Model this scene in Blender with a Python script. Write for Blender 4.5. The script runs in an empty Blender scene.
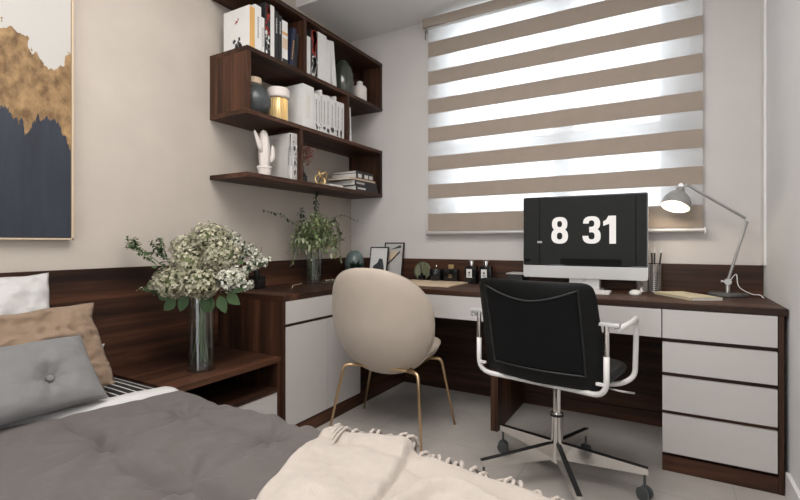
import bpy, bmesh, math, random
from mathutils import Vector, Matrix, noise
PI=math.pi
rnd=random.Random(7)
col=bpy.context.scene.collection
INV={}          # root name -> inverse matrix, so parts can be given in room coordinates

# ------------------------------------------------------------------ materials
def newmat(name):
    m=bpy.data.materials.new(name); m.use_nodes=True
    nt=m.node_tree; b=nt.nodes['Principled BSDF']
    return m,nt,b
def N(nt,t,**k):
    n=nt.nodes.new(t)
    for a,v in k.items(): setattr(n,a,v)
    return n
def plain(name,c,rough=.5,metal=0,spec=.5,var=0,vscale=8,bump=0,bscale=60,emit=0,sheen=0,coat=0):
    m,nt,b=newmat(name)
    b.inputs['Base Color'].default_value=(*c,1); b.inputs['Roughness'].default_value=rough
    b.inputs['Metallic'].default_value=metal; b.inputs['Specular IOR Level'].default_value=spec
    if sheen: b.inputs['Sheen Weight'].default_value=sheen
    if coat: b.inputs['Coat Weight'].default_value=coat
    if emit:
        b.inputs['Emission Color'].default_value=(*c,1); b.inputs['Emission Strength'].default_value=emit
    tc=N(nt,'ShaderNodeTexCoord')
    if var:
        n=N(nt,'ShaderNodeTexNoise'); n.inputs['Scale'].default_value=vscale; n.inputs['Detail'].default_value=5
        nt.links.new(tc.outputs['Object'],n.inputs['Vector'])
        r=N(nt,'ShaderNodeValToRGB')
        r.color_ramp.elements[0].position=.3; r.color_ramp.elements[1].position=.7
        r.color_ramp.elements[0].color=(*[x*(1-var) for x in c],1); r.color_ramp.elements[1].color=(*[min(1,x*(1+var)) for x in c],1)
        nt.links.new(n.outputs['Fac'],r.inputs['Fac']); nt.links.new(r.outputs['Color'],b.inputs['Base Color'])
    if bump:
        n=N(nt,'ShaderNodeTexNoise'); n.inputs['Scale'].default_value=bscale; n.inputs['Detail'].default_value=4
        nt.links.new(tc.outputs['Object'],n.inputs['Vector'])
        bp=N(nt,'ShaderNodeBump'); bp.inputs['Strength'].default_value=bump; bp.inputs['Distance'].default_value=.004
        nt.links.new(n.outputs['Fac'],bp.inputs['Height']); nt.links.new(bp.outputs['Normal'],b.inputs['Normal'])
    return m
def wood(name,axis,c0=(.0125,.0048,.0028),c1=(.105,.042,.021),rough=.5):
    m,nt,b=newmat(name)
    tc=N(nt,'ShaderNodeTexCoord'); mp=N(nt,'ShaderNodeMapping')
    s=[26,26,26]; s['xyz'.index(axis)]=1.1
    mp.inputs['Scale'].default_value=s
    nt.links.new(tc.outputs['Object'],mp.inputs['Vector'])
    n=N(nt,'ShaderNodeTexNoise'); n.inputs['Scale'].default_value=1; n.inputs['Detail'].default_value=7; n.inputs['Roughness'].default_value=.62; n.inputs['Distortion'].default_value=.6
    nt.links.new(mp.outputs['Vector'],n.inputs['Vector'])
    mp2=N(nt,'ShaderNodeMapping'); s2=[6,6,6]; s2['xyz'.index(axis)]=.5; mp2.inputs['Scale'].default_value=s2
    nt.links.new(tc.outputs['Object'],mp2.inputs['Vector'])
    n2=N(nt,'ShaderNodeTexNoise'); n2.inputs['Scale'].default_value=1; n2.inputs['Detail'].default_value=3
    nt.links.new(mp2.outputs['Vector'],n2.inputs['Vector'])
    mx=N(nt,'ShaderNodeMath',operation='MULTIPLY_ADD'); mx.inputs[1].default_value=.55
    nt.links.new(n.outputs['Fac'],mx.inputs[0])
    m2=N(nt,'ShaderNodeMath',operation='MULTIPLY'); m2.inputs[1].default_value=.45
    nt.links.new(n2.outputs['Fac'],m2.inputs[0]); nt.links.new(m2.outputs[0],mx.inputs[2])
    r=N(nt,'ShaderNodeValToRGB'); e=r.color_ramp.elements
    e[0].position=.38; e[0].color=(*c0,1); e[1].position=.62; e[1].color=(*c1,1)
    k=r.color_ramp.elements.new(.5); k.color=(*[(a+b_)/2*.75 for a,b_ in zip(c0,c1)],1)
    nt.links.new(mx.outputs[0],r.inputs['Fac']); nt.links.new(r.outputs['Color'],b.inputs['Base Color'])
    b.inputs['Roughness'].default_value=rough; b.inputs['Specular IOR Level'].default_value=.32
    bp=N(nt,'ShaderNodeBump'); bp.inputs['Strength'].default_value=.12; bp.inputs['Distance'].default_value=.002
    nt.links.new(n.outputs['Fac'],bp.inputs['Height']); nt.links.new(bp.outputs['Normal'],b.inputs['Normal'])
    return m
def fabric(name,c,rough=.9,scale=350,var=.06,bump=.25,sheen=.15):
    m,nt,b=newmat(name)
    tc=N(nt,'ShaderNodeTexCoord')
    n=N(nt,'ShaderNodeTexNoise'); n.inputs['Scale'].default_value=14; n.inputs['Detail'].default_value=6
    nt.links.new(tc.outputs['Object'],n.inputs['Vector'])
    w=N(nt,'ShaderNodeTexNoise'); w.inputs['Scale'].default_value=scale; w.inputs['Detail'].default_value=2
    nt.links.new(tc.outputs['Object'],w.inputs['Vector'])
    r=N(nt,'ShaderNodeValToRGB'); e=r.color_ramp.elements
    e[0].position=.3; e[1].position=.7
    e[0].color=(*[x*(1-var) for x in c],1); e[1].color=(*[min(1,x*(1+var)) for x in c],1)
    nt.links.new(n.outputs['Fac'],r.inputs['Fac']); nt.links.new(r.outputs['Color'],b.inputs['Base Color'])
    b.inputs['Roughness'].default_value=rough; b.inputs['Sheen Weight'].default_value=sheen
    b.inputs['Specular IOR Level'].default_value=.25
    a=N(nt,'ShaderNodeMath',operation='MULTIPLY_ADD'); a.inputs[1].default_value=.35
    nt.links.new(w.outputs['Fac'],a.inputs[0]); nt.links.new(n.outputs['Fac'],a.inputs[2])
    bp=N(nt,'ShaderNodeBump'); bp.inputs['Strength'].default_value=bump; bp.inputs['Distance'].default_value=.01
    nt.links.new(a.outputs[0],bp.inputs['Height']); nt.links.new(bp.outputs['Normal'],b.inputs['Normal'])
    return m
def island(name,cols,rough=.6,sub=0,trans=0):
    m,nt,b=newmat(name)
    g=N(nt,'ShaderNodeNewGeometry'); r=N(nt,'ShaderNodeValToRGB')
    e=r.color_ramp.elements
    e[0].color=(*cols[0],1); e[1].color=(*cols[-1],1)
    for i,c in enumerate(cols[1:-1]):
        k=r.color_ramp.elements.new((i+1)/(len(cols)-1)); k.color=(*c,1)
    nt.links.new(g.outputs['Random Per Island'],r.inputs['Fac']); nt.links.new(r.outputs['Color'],b.inputs['Base Color'])
    b.inputs['Roughness'].default_value=rough; b.inputs['Specular IOR Level'].default_value=.2
    return m
def thinglass(name,tint=(.95,.97,.97),k=.12,rough=.02):
    m=bpy.data.materials.new(name); m.use_nodes=True; nt=m.node_tree; nt.nodes.clear()
    o=N(nt,'ShaderNodeOutputMaterial'); mix=N(nt,'ShaderNodeMixShader'); t=N(nt,'ShaderNodeBsdfTransparent'); g=N(nt,'ShaderNodeBsdfGlossy')
    t.inputs['Color'].default_value=(*tint,1); g.inputs['Roughness'].default_value=rough
    f=N(nt,'ShaderNodeLayerWeight'); f.inputs['Blend'].default_value=.35
    mm=N(nt,'ShaderNodeMath',operation='MULTIPLY_ADD'); mm.inputs[1].default_value=.24; mm.inputs[2].default_value=k*.4
    nt.links.new(f.outputs['Fresnel'],mm.inputs[0]); nt.links.new(mm.outputs[0],mix.inputs['Fac'])
    nt.links.new(t.outputs[0],mix.inputs[1]); nt.links.new(g.outputs[0],mix.inputs[2]); nt.links.new(mix.outputs[0],o.inputs['Surface'])
    return m
M={}
M['wx']=wood('walnut grain along x','x'); M['wy']=wood('walnut grain along y','y'); M['wz']=wood('walnut grain along z','z')
M['lacquer']=plain('warm white lacquer',(.54,.515,.50),.45,var=.03,vscale=3)
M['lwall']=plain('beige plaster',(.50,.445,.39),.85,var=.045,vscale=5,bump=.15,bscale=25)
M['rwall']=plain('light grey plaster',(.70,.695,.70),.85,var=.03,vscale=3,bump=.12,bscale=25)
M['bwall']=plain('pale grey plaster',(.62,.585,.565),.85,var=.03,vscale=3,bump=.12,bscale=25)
M['ceil']=plain('ceiling paint',(.74,.725,.71),.9,var=.02,vscale=2)
M['trim']=plain('white trim',(.78,.77,.76),.5)
M['steel']=plain('polished steel',(.78,.77,.75),.16,1)
M['chrome']=plain('satin chrome',(.62,.61,.6),.3,1)
M['whitem']=plain('white enamel metal',(.72,.70,.68),.35)
M['brass']=plain('brushed brass',(.62,.44,.26),.3,1)
M['gold']=plain('gold foil',(.75,.56,.28),.35,1)
M['blackm']=plain('black plastic',(.012,.012,.012),.5)
M['blackg']=plain('black glossy',(.008,.008,.009),.12)
M['mesh']=fabric('black mesh fabric',(.0035,.0035,.004),.9,700,.1,.2,.0)
M['leather']=fabric('black leather',(.004,.0045,.0045),.55,180,.1,.12,.0)
M['egg']=fabric('beige upholstery',(.47,.40,.335),.7,120,.03,.05,.1)
M['duvet']=fabric('warm grey cotton',(.117,.103,.098),.9,300,.05,.3,.08)
M['throw']=fabric('cream wool',(.45,.40,.355),.95,160,.04,.3,.15)
M['wlinen']=fabric('white linen',(.53,.515,.51),.9,300,.03,.25,.1)
M['tan']=fabric('tan linen',(.255,.18,.125),.9,300,.08,.35,.1)
M['greyp']=fabric('grey cotton',(.185,.182,.182),.9,260,.05,.25,.1)
M['paper']=plain('paper',(.66,.64,.60),.85)
M['bwhite']=plain('white book cloth',(.70,.69,.67),.6,var=.03,vscale=20)
M['bgrey']=plain('pale grey binder',(.48,.46,.44),.6,var=.03,vscale=20)
M['bblack']=plain('black book cloth',(.018,.018,.02),.5)
M['bnavy']=plain('navy book cloth',(.015,.02,.045),.55)
M['ink']=plain('dark ink',(.05,.05,.055),.7)
M['redink']=plain('red ink',(.32,.03,.02),.6)
M['orange']=plain('ochre paper',(.62,.36,.12),.6)
M['plaster']=plain('white ceramic',(.72,.66,.62),.6,var=.03,vscale=40)
M['darkcer']=plain('dark grey ceramic',(.06,.068,.07),.3,var=.15,vscale=20)
M['glass']=thinglass('clear glass')
M['winglass']=thinglass('window glass',(.98,.99,1),.02)
M['water']=thinglass('water',(.93,.95,.94),.03)
M['greenglass']=plain('smoky green glass',(.045,.052,.042),.15,coat=.5)
M['petal']=island('cream petals',[(.20,.20,.12),(.37,.355,.25),(.50,.465,.36),(.32,.31,.20)],.7)
M['core']=plain('green flower core',(.16,.18,.08),.8,var=.3,vscale=60)
M['petalw']=island('white petals',[(.48,.48,.38),(.70,.69,.60)],.7)
M['leaf']=island('green leaves',[(.022,.045,.018),(.05,.085,.035),(.035,.065,.028)],.6)
M['leafd']=island('dark leaves',[(.012,.03,.018),(.03,.055,.03)],.5)
M['leafl']=island('pale green leaves',[(.16,.23,.09),(.28,.34,.17),(.36,.40,.24),(.48,.50,.36),(.12,.18,.08),(.30,.22,.10)],.55)
M['stem']=plain('green stem',(.10,.16,.06),.5)
M['teal']=plain('teal glaze',(.12,.165,.16),.3,var=.2,vscale=15)
M['cork']=plain('pale birch',(.60,.47,.33),.6,var=.05,vscale=6)
M['note']=plain('pale yellow cover',(.56,.50,.34),.6,var=.03)
M['screen']=plain('display glass',(.012,.013,.013),.08,emit=0)
M['alu']=plain('silver aluminium',(.60,.59,.58),.35,.35)
M['whitep']=plain('white plastic',(.78,.77,.76),.3)
M['lampgrey']=plain('light grey enamel',(.34,.335,.33),.35,.3)
M['lampbase']=plain('dark grey enamel',(.10,.10,.10),.4,.3)
M['redflower']=island('dusty red blossom',[(.30,.07,.06),(.42,.16,.14)],.7)
def emis(name,c,s):
    m,nt,b=newmat(name); b.inputs['Base Color'].default_value=(*c,1)
    b.inputs['Emission Color'].default_value=(*c,1); b.inputs['Emission Strength'].default_value=s; return m
M['digit']=emis('lit clock digits',(.55,.53,.51),.75)
M['panel']=emis('lit display grey',(.016,.0165,.016),.35)
for k_ in ('panel','digit'): M[k_].node_tree.nodes['Principled BSDF'].inputs['Specular IOR Level'].default_value=.12
M['barblack']=plain('unlit display black',(.004,.004,.004),.5,spec=.12)
M['bulb']=emis('warm bulb',(1,.86,.66),9)
def floor_mat():
    m,nt,b=newmat('grey stone tile')
    tc=N(nt,'ShaderNodeTexCoord'); n=N(nt,'ShaderNodeTexNoise'); n.inputs['Scale'].default_value=2.2; n.inputs['Detail'].default_value=9; n.inputs['Roughness'].default_value=.65
    nt.links.new(tc.outputs['Object'],n.inputs['Vector'])
    r=N(nt,'ShaderNodeValToRGB'); e=r.color_ramp.elements; e[0].position=.3; e[1].position=.72
    e[0].color=(.355,.33,.305,1); e[1].color=(.51,.475,.445,1)
    nt.links.new(n.outputs['Fac'],r.inputs['Fac'])
    br=N(nt,'ShaderNodeTexBrick'); br.offset=0; br.inputs['Scale'].default_value=1
    br.inputs['Brick Width'].default_value=.8; br.inputs['Row Height'].default_value=.8; br.inputs['Mortar Size'].default_value=.0018; br.inputs['Mortar Smooth'].default_value=.1
    br.inputs['Mortar'].default_value=(.7,.7,.7,1); br.inputs['Color1'].default_value=(1,1,1,1); br.inputs['Color2'].default_value=(.97,.97,.97,1)
    nt.links.new(tc.outputs['Object'],br.inputs['Vector'])
    mx=N(nt,'ShaderNodeMix',data_type='RGBA',blend_type='MULTIPLY'); mx.inputs['Factor'].default_value=1
    nt.links.new(r.outputs['Color'],mx.inputs['A']); nt.links.new(br.outputs['Color'],mx.inputs['B'])
    nt.links.new(mx.outputs['Result'],b.inputs['Base Color']); b.inputs['Roughness'].default_value=.42
    return m
M['floor']=floor_mat()
def stripe_mat(name,axis,period,duty,ca,cb,rough=.9,phase=0):
    m,nt,b=newmat(name)
    tc=N(nt,'ShaderNodeTexCoord'); s=N(nt,'ShaderNodeSeparateXYZ'); nt.links.new(tc.outputs['Object'],s.inputs[0])
    a=N(nt,'ShaderNodeMath',operation='MULTIPLY_ADD'); a.inputs[1].default_value=1/period; a.inputs[2].default_value=phase+100
    nt.links.new(s.outputs['XYZ'.index(axis.upper())],a.inputs[0])
    f=N(nt,'ShaderNodeMath',operation='FRACT'); nt.links.new(a.outputs[0],f.inputs[0])
    g=N(nt,'ShaderNodeMath',operation='LESS_THAN'); g.inputs[1].default_value=duty; nt.links.new(f.outputs[0],g.inputs[0])
    mx=N(nt,'ShaderNodeMix',data_type='RGBA'); mx.inputs['A'].default_value=(*cb,1); mx.inputs['B'].default_value=(*ca,1)
    nt.links.new(g.outputs[0],mx.inputs['Factor']); nt.links.new(mx.outputs['Result'],b.inputs['Base Color']); b.inputs['Roughness'].default_value=rough
    return m
def sheer():
    m=bpy.data.materials.new('sheer blind mesh'); m.use_nodes=True; nt=m.node_tree; nt.nodes.clear()
    o=N(nt,'ShaderNodeOutputMaterial'); mix=N(nt,'ShaderNodeMixShader'); t=N(nt,'ShaderNodeBsdfTransparent'); 
    tr=N(nt,'ShaderNodeBsdfTranslucent'); df=N(nt,'ShaderNodeBsdfDiffuse'); m2=N(nt,'ShaderNodeMixShader')
    tr.inputs['Color'].default_value=(.95,.955,.96,1); df.inputs['Color'].default_value=(.8,.8,.8,1); m2.inputs['Fac'].default_value=.3
    mix.inputs['Fac'].default_value=.42
    nt.links.new(tr.outputs[0],m2.inputs[1]); nt.links.new(df.outputs[0],m2.inputs[2])
    nt.links.new(t.outputs[0],mix.inputs[1]); nt.links.new(m2.outputs[0],mix.inputs[2]); nt.links.new(mix.outputs[0],o.inputs['Surface'])
    return m
M['sheer']=sheer()
M['band']=fabric('taupe blind fabric',(.36,.30,.25),.85,500,.03,.05,.05)
def art_mat():
    m,nt,b=newmat('abstract canvas')
    tc=N(nt,'ShaderNodeTexCoord'); s=N(nt,'ShaderNodeSeparateXYZ'); nt.links.new(tc.outputs['Object'],s.inputs[0])
    def nz(scale,sc=(1,1,1),det=6):
        mp=N(nt,'ShaderNodeMapping'); mp.inputs['Scale'].default_value=sc; nt.links.new(tc.outputs['Object'],mp.inputs['Vector'])
        n=N(nt,'ShaderNodeTexNoise'); n.inputs['Scale'].default_value=scale; n.inputs['Detail'].default_value=det; n.inputs['Roughness'].default_value=.65
        nt.links.new(mp.outputs['Vector'],n.inputs['Vector']); return n
    def ma(op,a,b_=None,c=None):
        q=N(nt,'ShaderNodeMath',operation=op)
        for i,x in enumerate((a,b_,c)):
            if x is None: continue
            if isinstance(x,(int,float)): q.inputs[i].default_value=x
            else: nt.links.new(x,q.inputs[i])
        return q.outputs[0]
    z=s.outputs['Z']; y=s.outputs['Y']
    # gold top edge: falls toward the right edge, bumpy;  navy top edge: jagged
    g1=nz(5,(1,1,.6)); g2=nz(30,(1,1,.5))
    top=ma('ADD',ma('MULTIPLY_ADD',g1.outputs['Fac'],.42,.565),ma('MULTIPLY',g2.outputs['Fac'],.08))
    bump=ma('MULTIPLY',ma('SINE',ma('MULTIPLY_ADD',y,24,5.1)),.05)
    top=ma('ADD',top,bump)
    slope=ma('MULTIPLY',y,-.12)
    top=ma('ADD',top,slope)
    n1=nz(9,(1,1,.25)); n2=nz(60,(1,1,.12))
    nav=ma('ADD',ma('MULTIPLY_ADD',n1.outputs['Fac'],.45,.315),ma('MULTIPLY',n2.outputs['Fac'],.12))
    nav=ma('ADD',nav,ma('MULTIPLY',y,-.30))
    isg=ma('LESS_THAN',z,top); isn=ma('LESS_THAN',z,nav)
    gn=nz(22,(1,1,.7),9); gr=N(nt,'ShaderNodeValToRGB'); e=gr.color_ramp.elements
    e[0].position=.35; e[0].color=(.12,.065,.025,1); e[1].position=.68; e[1].color=(.40,.25,.115,1); nt.links.new(gn.outputs['Fac'],gr.inputs['Fac'])
    nn=nz(12,(1,1,.15),6); nr=N(nt,'ShaderNodeValToRGB'); e=nr.color_ramp.elements
    e[0].position=.3; e[0].color=(.012,.015,.022,1); e[1].position=.75; e[1].color=(.032,.04,.062,1); nt.links.new(nn.outputs['Fac'],nr.inputs['Fac'])
    m1=N(nt,'ShaderNodeMix',data_type='RGBA'); m1.inputs['A'].default_value=(.50,.48,.455,1); nt.links.new(isg,m1.inputs['Factor']); nt.links.new(gr.outputs['Color'],m1.inputs['B'])
    m2=N(nt,'ShaderNodeMix',data_type='RGBA'); nt.links.new(isn,m2.inputs['Factor']); nt.links.new(m1.outputs['Result'],m2.inputs['A']); nt.links.new(nr.outputs['Color'],m2.inputs['B'])
    nt.links.new(m2.outputs['Result'],b.inputs['Base Color']); b.inputs['Roughness'].default_value=.7
    return m
M['art']=art_mat()

# ------------------------------------------------------------------ mesh helpers
class B:
    def __init__(s): s.bm=bmesh.new()
    def box(s,x0,x1,y0,y1,z0,z1,bev=0,rot=0,pivot=None):
        t=bmesh.new(); bmesh.ops.create_cube(t,size=1)
        for v in t.verts: v.co=Vector(((x0+x1)/2+v.co.x*(x1-x0),(y0+y1)/2+v.co.y*(y1-y0),(z0+z1)/2+v.co.z*(z1-z0)))
        if bev: bmesh.ops.bevel(t,geom=t.edges[:],offset=bev,segments=2,profile=.7,affect='EDGES')
        if rot:
            p=Vector(pivot) if pivot else Vector(((x0+x1)/2,(y0+y1)/2,0))
            bmesh.ops.rotate(t,verts=t.verts,cent=p,matrix=Matrix.Rotation(rot,3,'Z'))
        s.add(t); return s
    def add(s,t,mat=None):
        me=bpy.data.meshes.new('tmp'); t.to_mesh(me); t.free()
        if mat is not None: me.transform(mat)
        s.bm.from_mesh(me); bpy.data.meshes.remove(me)
    def face(s,pts):
        s.bm.faces.new([s.bm.verts.new(p) for p in pts]); return s
    def prism(s,poly,axis,a,b):
        # poly: list of 2D; axis: extrusion axis
        def P(p,k):
            return {'x':(k,p[0],p[1]),'y':(p[0],k,p[1]),'z':(p[0],p[1],k)}[axis]
        A=[s.bm.verts.new(P(p,a)) for p in poly]; C=[s.bm.verts.new(P(p,b)) for p in poly]
        s.bm.faces.new(A); s.bm.faces.new(C[::-1]); n=len(poly)
        for i in range(n): s.bm.faces.new([A[i],C[i],C[(i+1)%n],A[(i+1)%n]])
        return s
    def tube(s,pts,r,n=10,closed=False,caps=True,flat=1):
        pts=[Vector(p) for p in pts]; m=len(pts)
        R=r if isinstance(r,(list,tuple)) else [r]*m
        rings=[]; up=None
        for i,p in enumerate(pts):
            if closed: d=pts[(i+1)%m]-pts[i-1]
            else: d=pts[min(i+1,m-1)]-pts[max(i-1,0)]
            d.normalize()
            if up is None:
                up=Vector((0,0,1)) if abs(d.z)<.9 else Vector((0,1,0))
            a=d.cross(up); 
            if a.length<1e-6: a=d.orthogonal()
            a.normalize(); b=a.cross(d).normalized(); up=b
            rings.append([s.bm.verts.new(p+(a*math.cos(t)+b*math.sin(t)*flat)*R[i]) for t in [2*PI*k/n for k in range(n)]])
        for i in range(m if closed else m-1):
            A=rings[i];C=rings[(i+1)%m]
            for k in range(n): s.bm.faces.new([A[k],A[(k+1)%n],C[(k+1)%n],C[k]])
        if caps and not closed: s.bm.faces.new(rings[0][::-1]); s.bm.faces.new(rings[-1])
        return s
    def lathe(s,prof,c=(0,0,0),n=24,mat=None,close=False):
        t=bmesh.new(); rings=[]
        for r,z in prof:
            if r<1e-6: rings.append([t.verts.new((0,0,z))])
            else: rings.append([t.verts.new((r*math.cos(2*PI*k/n),r*math.sin(2*PI*k/n),z)) for k in range(n)])
        for i in range(len(rings)-1):
            A,C=rings[i],rings[i+1]
            for k in range(n):
                k2=(k+1)%n
                if len(A)==1 and len(C)==1: continue
                if len(A)==1: t.faces.new([A[0],C[k2],C[k]])
                elif len(C)==1: t.faces.new([A[k],A[k2],C[0]])
                else: t.faces.new([A[k],A[k2],C[k2],C[k]])
        mm=Matrix.Translation(c)
        if mat is not None: mm=mm@mat
        s.add(t,mm); return s
    def grid(s,f,nu,nv,wrapu=False):
        V=[[s.bm.verts.new(f(i/nu,j/nv)) for j in range(nv+1)] for i in range(nu if wrapu else nu+1)]
        L=len(V)
        for i in range(nu):
            for j in range(nv): s.bm.faces.new([V[i][j],V[(i+1)%L][j],V[(i+1)%L][j+1],V[i][j+1]])
        return s
    def done(s,name,mat,parent=None,smooth=False,sol=0,sub=0,label=None,offs=0):
        bm=s.bm
        bmesh.ops.remove_doubles(bm,verts=bm.verts,dist=1e-5)
        bmesh.ops.recalc_face_normals(bm,faces=bm.faces)
        me=bpy.data.meshes.new(name); bm.to_mesh(me); bm.free()
        o=bpy.data.objects.new(name,me); col.objects.link(o)
        me.materials.append(M[mat] if isinstance(mat,str) else mat)
        if parent is not None:
            root=parent
            while root.parent: root=root.parent
            if root.name in INV: me.transform(INV[root.name])
            o.parent=parent
        if smooth:
            me.polygons.foreach_set('use_smooth',[True]*len(me.polygons))
            if smooth!='all':
                try: me.set_sharp_from_angle(angle=math.radians(38))
                except Exception: pass
        if sol:
            d=o.modifiers.new('Solidify','SOLIDIFY'); d.thickness=sol; d.offset=offs
        if sub:
            d=o.modifiers.new('Subdivision','SUBSURF'); d.levels=sub; d.render_levels=sub
        if label: o['label']=label
        return o
def thing(name,label,cat,loc=(0,0,0),rotz=0,group=None,local=False):
    o=bpy.data.objects.new(name,None); col.objects.link(o); o.empty_display_size=.05
    o.location=loc; o.rotation_euler=(0,0,rotz)
    if not local: INV[o.name]=(Matrix.Translation(loc)@Matrix.Rotation(rotz,4,'Z')).inverted()
    o['label']=label; o['category']=cat
    if group: o['group']=group
    return o
def tag(o,label,cat,group=None):
    o['label']=label; o['category']=cat
    if group: o['group']=group
    # origin at the base of the thing
    me=o.data; xs=[v.co for v in me.vertices]
    c=Vector(((min(v.x for v in xs)+max(v.x for v in xs))/2,(min(v.y for v in xs)+max(v.y for v in xs))/2,min(v.z for v in xs)))
    me.transform(Matrix.Translation(-c)); o.location=c
    return o
def struct(o): o['kind']='structure'; return o
def smoothpath(pts,k=6):
    pts=[Vector(p) for p in pts]; out=[]
    P=[pts[0]]+pts+[pts[-1]]
    for i in range(1,len(P)-2):
        for j in range(k):
            t=j/k; a,b,c,d=P[i-1],P[i],P[i+1],P[i+2]
            out.append(.5*((2*b)+(c-a)*t+(2*a-5*b+4*c-d)*t*t+(3*b-a-3*c+d)*t**3))
    out.append(pts[-1]); return out
def fillet(pts,r,k=5):
    pts=[Vector(p) for p in pts]; out=[pts[0]]
    for i in range(1,len(pts)-1):
        a=(pts[i-1]-pts[i]); b=(pts[i+1]-pts[i]); rr=min(r,a.length*.45,b.length*.45)
        a.normalize(); b.normalize(); A=pts[i]+a*rr; C=pts[i]+b*rr
        for j in range(k+1):
            t=j/k; out.append(A*(1-t)**2+pts[i]*2*t*(1-t)+C*t*t)
    out.append(pts[-1]); return out
W=2.586; H=2.60

# ------------------------------------------------------------------ room
YN=-4.3
struct(B().box(-.1,W+.1,YN,.25,-.1,0).done('floor','floor'))
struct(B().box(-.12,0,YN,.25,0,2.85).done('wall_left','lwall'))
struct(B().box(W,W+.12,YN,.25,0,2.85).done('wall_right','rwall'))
WX0,WX1,WZ0,WZ1=.76,2.28,1.16,2.585
b=B()
b.box(0,WX0,0,.2,0,2.85); b.box(WX1,W,0,.2,0,2.85); b.box(WX0,WX1,0,.2,0,WZ0); b.box(WX0,WX1,0,.2,WZ1,2.85)
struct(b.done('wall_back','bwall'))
b=B(); b.box(0,W,-.622,0,H,H+.15); b.box(0,W,YN,-.622,2.75,2.85)
struct(b.done('ceiling','ceil'))
b=B(); b.box(0,.7,YN-.1,YN,0,2.85); b.box(2.1,W,YN-.1,YN,0,2.85); b.box(.7,2.1,YN-.1,YN,2.3,2.85)  # unseen end wall; its opening is added to let in fill light
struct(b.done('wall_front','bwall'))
struct(B().box(W-.010,W,-.09,0,.905,H).done('trim_1','trim'))
struct(B().box(W-.014,W,YN,-.59,0,.10,.002).done('baseboard_right','trim'))
# window
wf=B()
for (a,c) in ((WX0,WX0+.09),(1.53,1.65),(WX1-.15,WX1)): wf.box(a,c,.10,.16,WZ0,WZ1)
wf.box(WX0,WX1,.10,.16,WZ0,WZ0+.05); wf.box(WX0,WX1,.10,.16,1.60,1.72); wf.box(WX0,WX1,.10,.16,WZ1-.05,WZ1)
w=wf.done('window_1','trim'); struct(w)
B().box(WX0+.03,WX1-.03,.128,.132,WZ0+.03,WZ1-.03).done('window_pane','winglass',w)
# zebra blind
bl=thing('roller_blind','taupe and sheer zebra roller blind covering the window','blind',(1.515,-.05,1.07))
BX0,BX1=.706,2.326
def bandpart(z0,z1,y,mat,name): return B().grid(lambda u,v:(BX0+(BX1-BX0)*u,y,z0+(z1-z0)*v),2,2).done(name,mat,bl,sol=.0012)
ys=-.05
bands=[(1.10,1.219),(1.326,1.424),(1.522,1.621),(1.72,1.822),(1.92,2.022),(2.12,2.22),(2.318,2.424)]
for a,c in bands: bandpart(a,c,ys,'band','fabric_band')
prev=None
edges=[(a[1],c[0]) for a,c in zip(bands,bands[1:])]+[(2.424,2.53)]
for a,c in edges: bandpart(a,c,ys,'sheer','sheer_band')
bandpart(1.10,2.53,ys+.018,'sheer','sheer_backing')
B().tube([(BX0,ys,2.535),(BX1,ys,2.535)],.022,16).done('roller_tube','whitem',bl,True)
B().box(BX0-.02,BX1+.02,ys-.05,ys-.03,2.515,2.575,.003).done('headrail','band',bl)
for a_ in (BX0-.024,BX1+.004): B().box(a_,a_+.02,ys-.029,ys+.03,2.505,2.58,.002).done('end_bracket','chrome',bl)
rr=B().tube([(BX0-.006,ys,1.085),(BX1+.012,ys,1.085)],.013,14).done('bottom_rail','alu',bl,True)
for a_ in (BX1+.006,BX0-.014): B().box(a_,a_+.008,ys-.012,ys+.012,1.068,1.10).done('end_cap','chrome',rr)
B().tube([(BX0-.012,ys-.02,2.51),(BX0-.012,ys-.02,2.44)],.003,6).done('pull_cord','blackm',bl)

# ------------------------------------------------------------------ painting
pt=thing('painting','tall abstract painting in grey, gold and navy on the beige wall','painting',(.0,-2.6,1.03))
PY0,PY1,PZ0,PZ1=-3.1,-1.985,1.03,2.35
cv=B().box(.008,.030,PY0+.008,PY1-.008,PZ0+.008,PZ1-.008).done('canvas','art',pt)
f=B()
f.box(.002,.036,PY0,PY0+.006,PZ0,PZ1); f.box(.002,.036,PY1-.006,PY1,PZ0,PZ1); f.box(.002,.036,PY0,PY1,PZ0,PZ0+.006); f.box(.002,.036,PY0,PY1,PZ1-.006,PZ1)
f.done('frame','cork',pt)

# ------------------------------------------------------------------ headboard + splash panels
hd=thing('headboard','dark walnut wall panel behind the bed and nightstand','headboard',(.01,-2.6,0))
B().box(0.001,.02,YN+.01,-1.262,0.03,.905).done('panel','wy',hd)
sp=thing('backsplash','walnut upstand running along both walls above the desk','backsplash',(.01,-.01,.75))
B().box(0.001,.02,-1.258,-.021,.7515,.902).done('side_strip','wy',sp)
B().box(0.001,W-.002,-.02,-.001,.7515,.902).done('back_strip','wx',sp)
# ------------------------------------------------------------------ desk
D=.583; DL=.5
T0=.722
wt=B()
poly=[(0.003,-1.258),(DL,-1.258),(DL,-D),(W-.003,-D),(W-.003,-.003),(.003,-.003)]
wt.prism(poly,'z',T0,.75); tag(wt.done('desk_worktop','wx'),'long dark walnut L-shaped worktop along window and left wall','worktop')
# right drawer cabinet
XD=2.143
dc=thing('drawer_cabinet','white four-drawer unit in a walnut carcass by the right wall','cabinet',(2.36,-.3,0))
B().box(W-.034,W-.016,-D,-.03,.0,.7205,.0008).done('side_panel','wz',dc)
c=B(); c.box(XD,XD+.018,-D+.022,-.03,.07,.7205); c.box(XD+.018,W-.034,-D+.024,-.03,.07,.7205); c.box(XD,W-.034,-D+.002,-.03,.0,.068)
c.done('body','wx',dc)
X1=W-.037
zs=[(.592,.7195),(.440,.573),(.270,.421),(.082,.252)]
for z0,z1 in zs: B().box(XD+.001,X1,-D,-D+.0205,z0,z1,.001).done('drawer','lacquer',dc)
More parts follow.
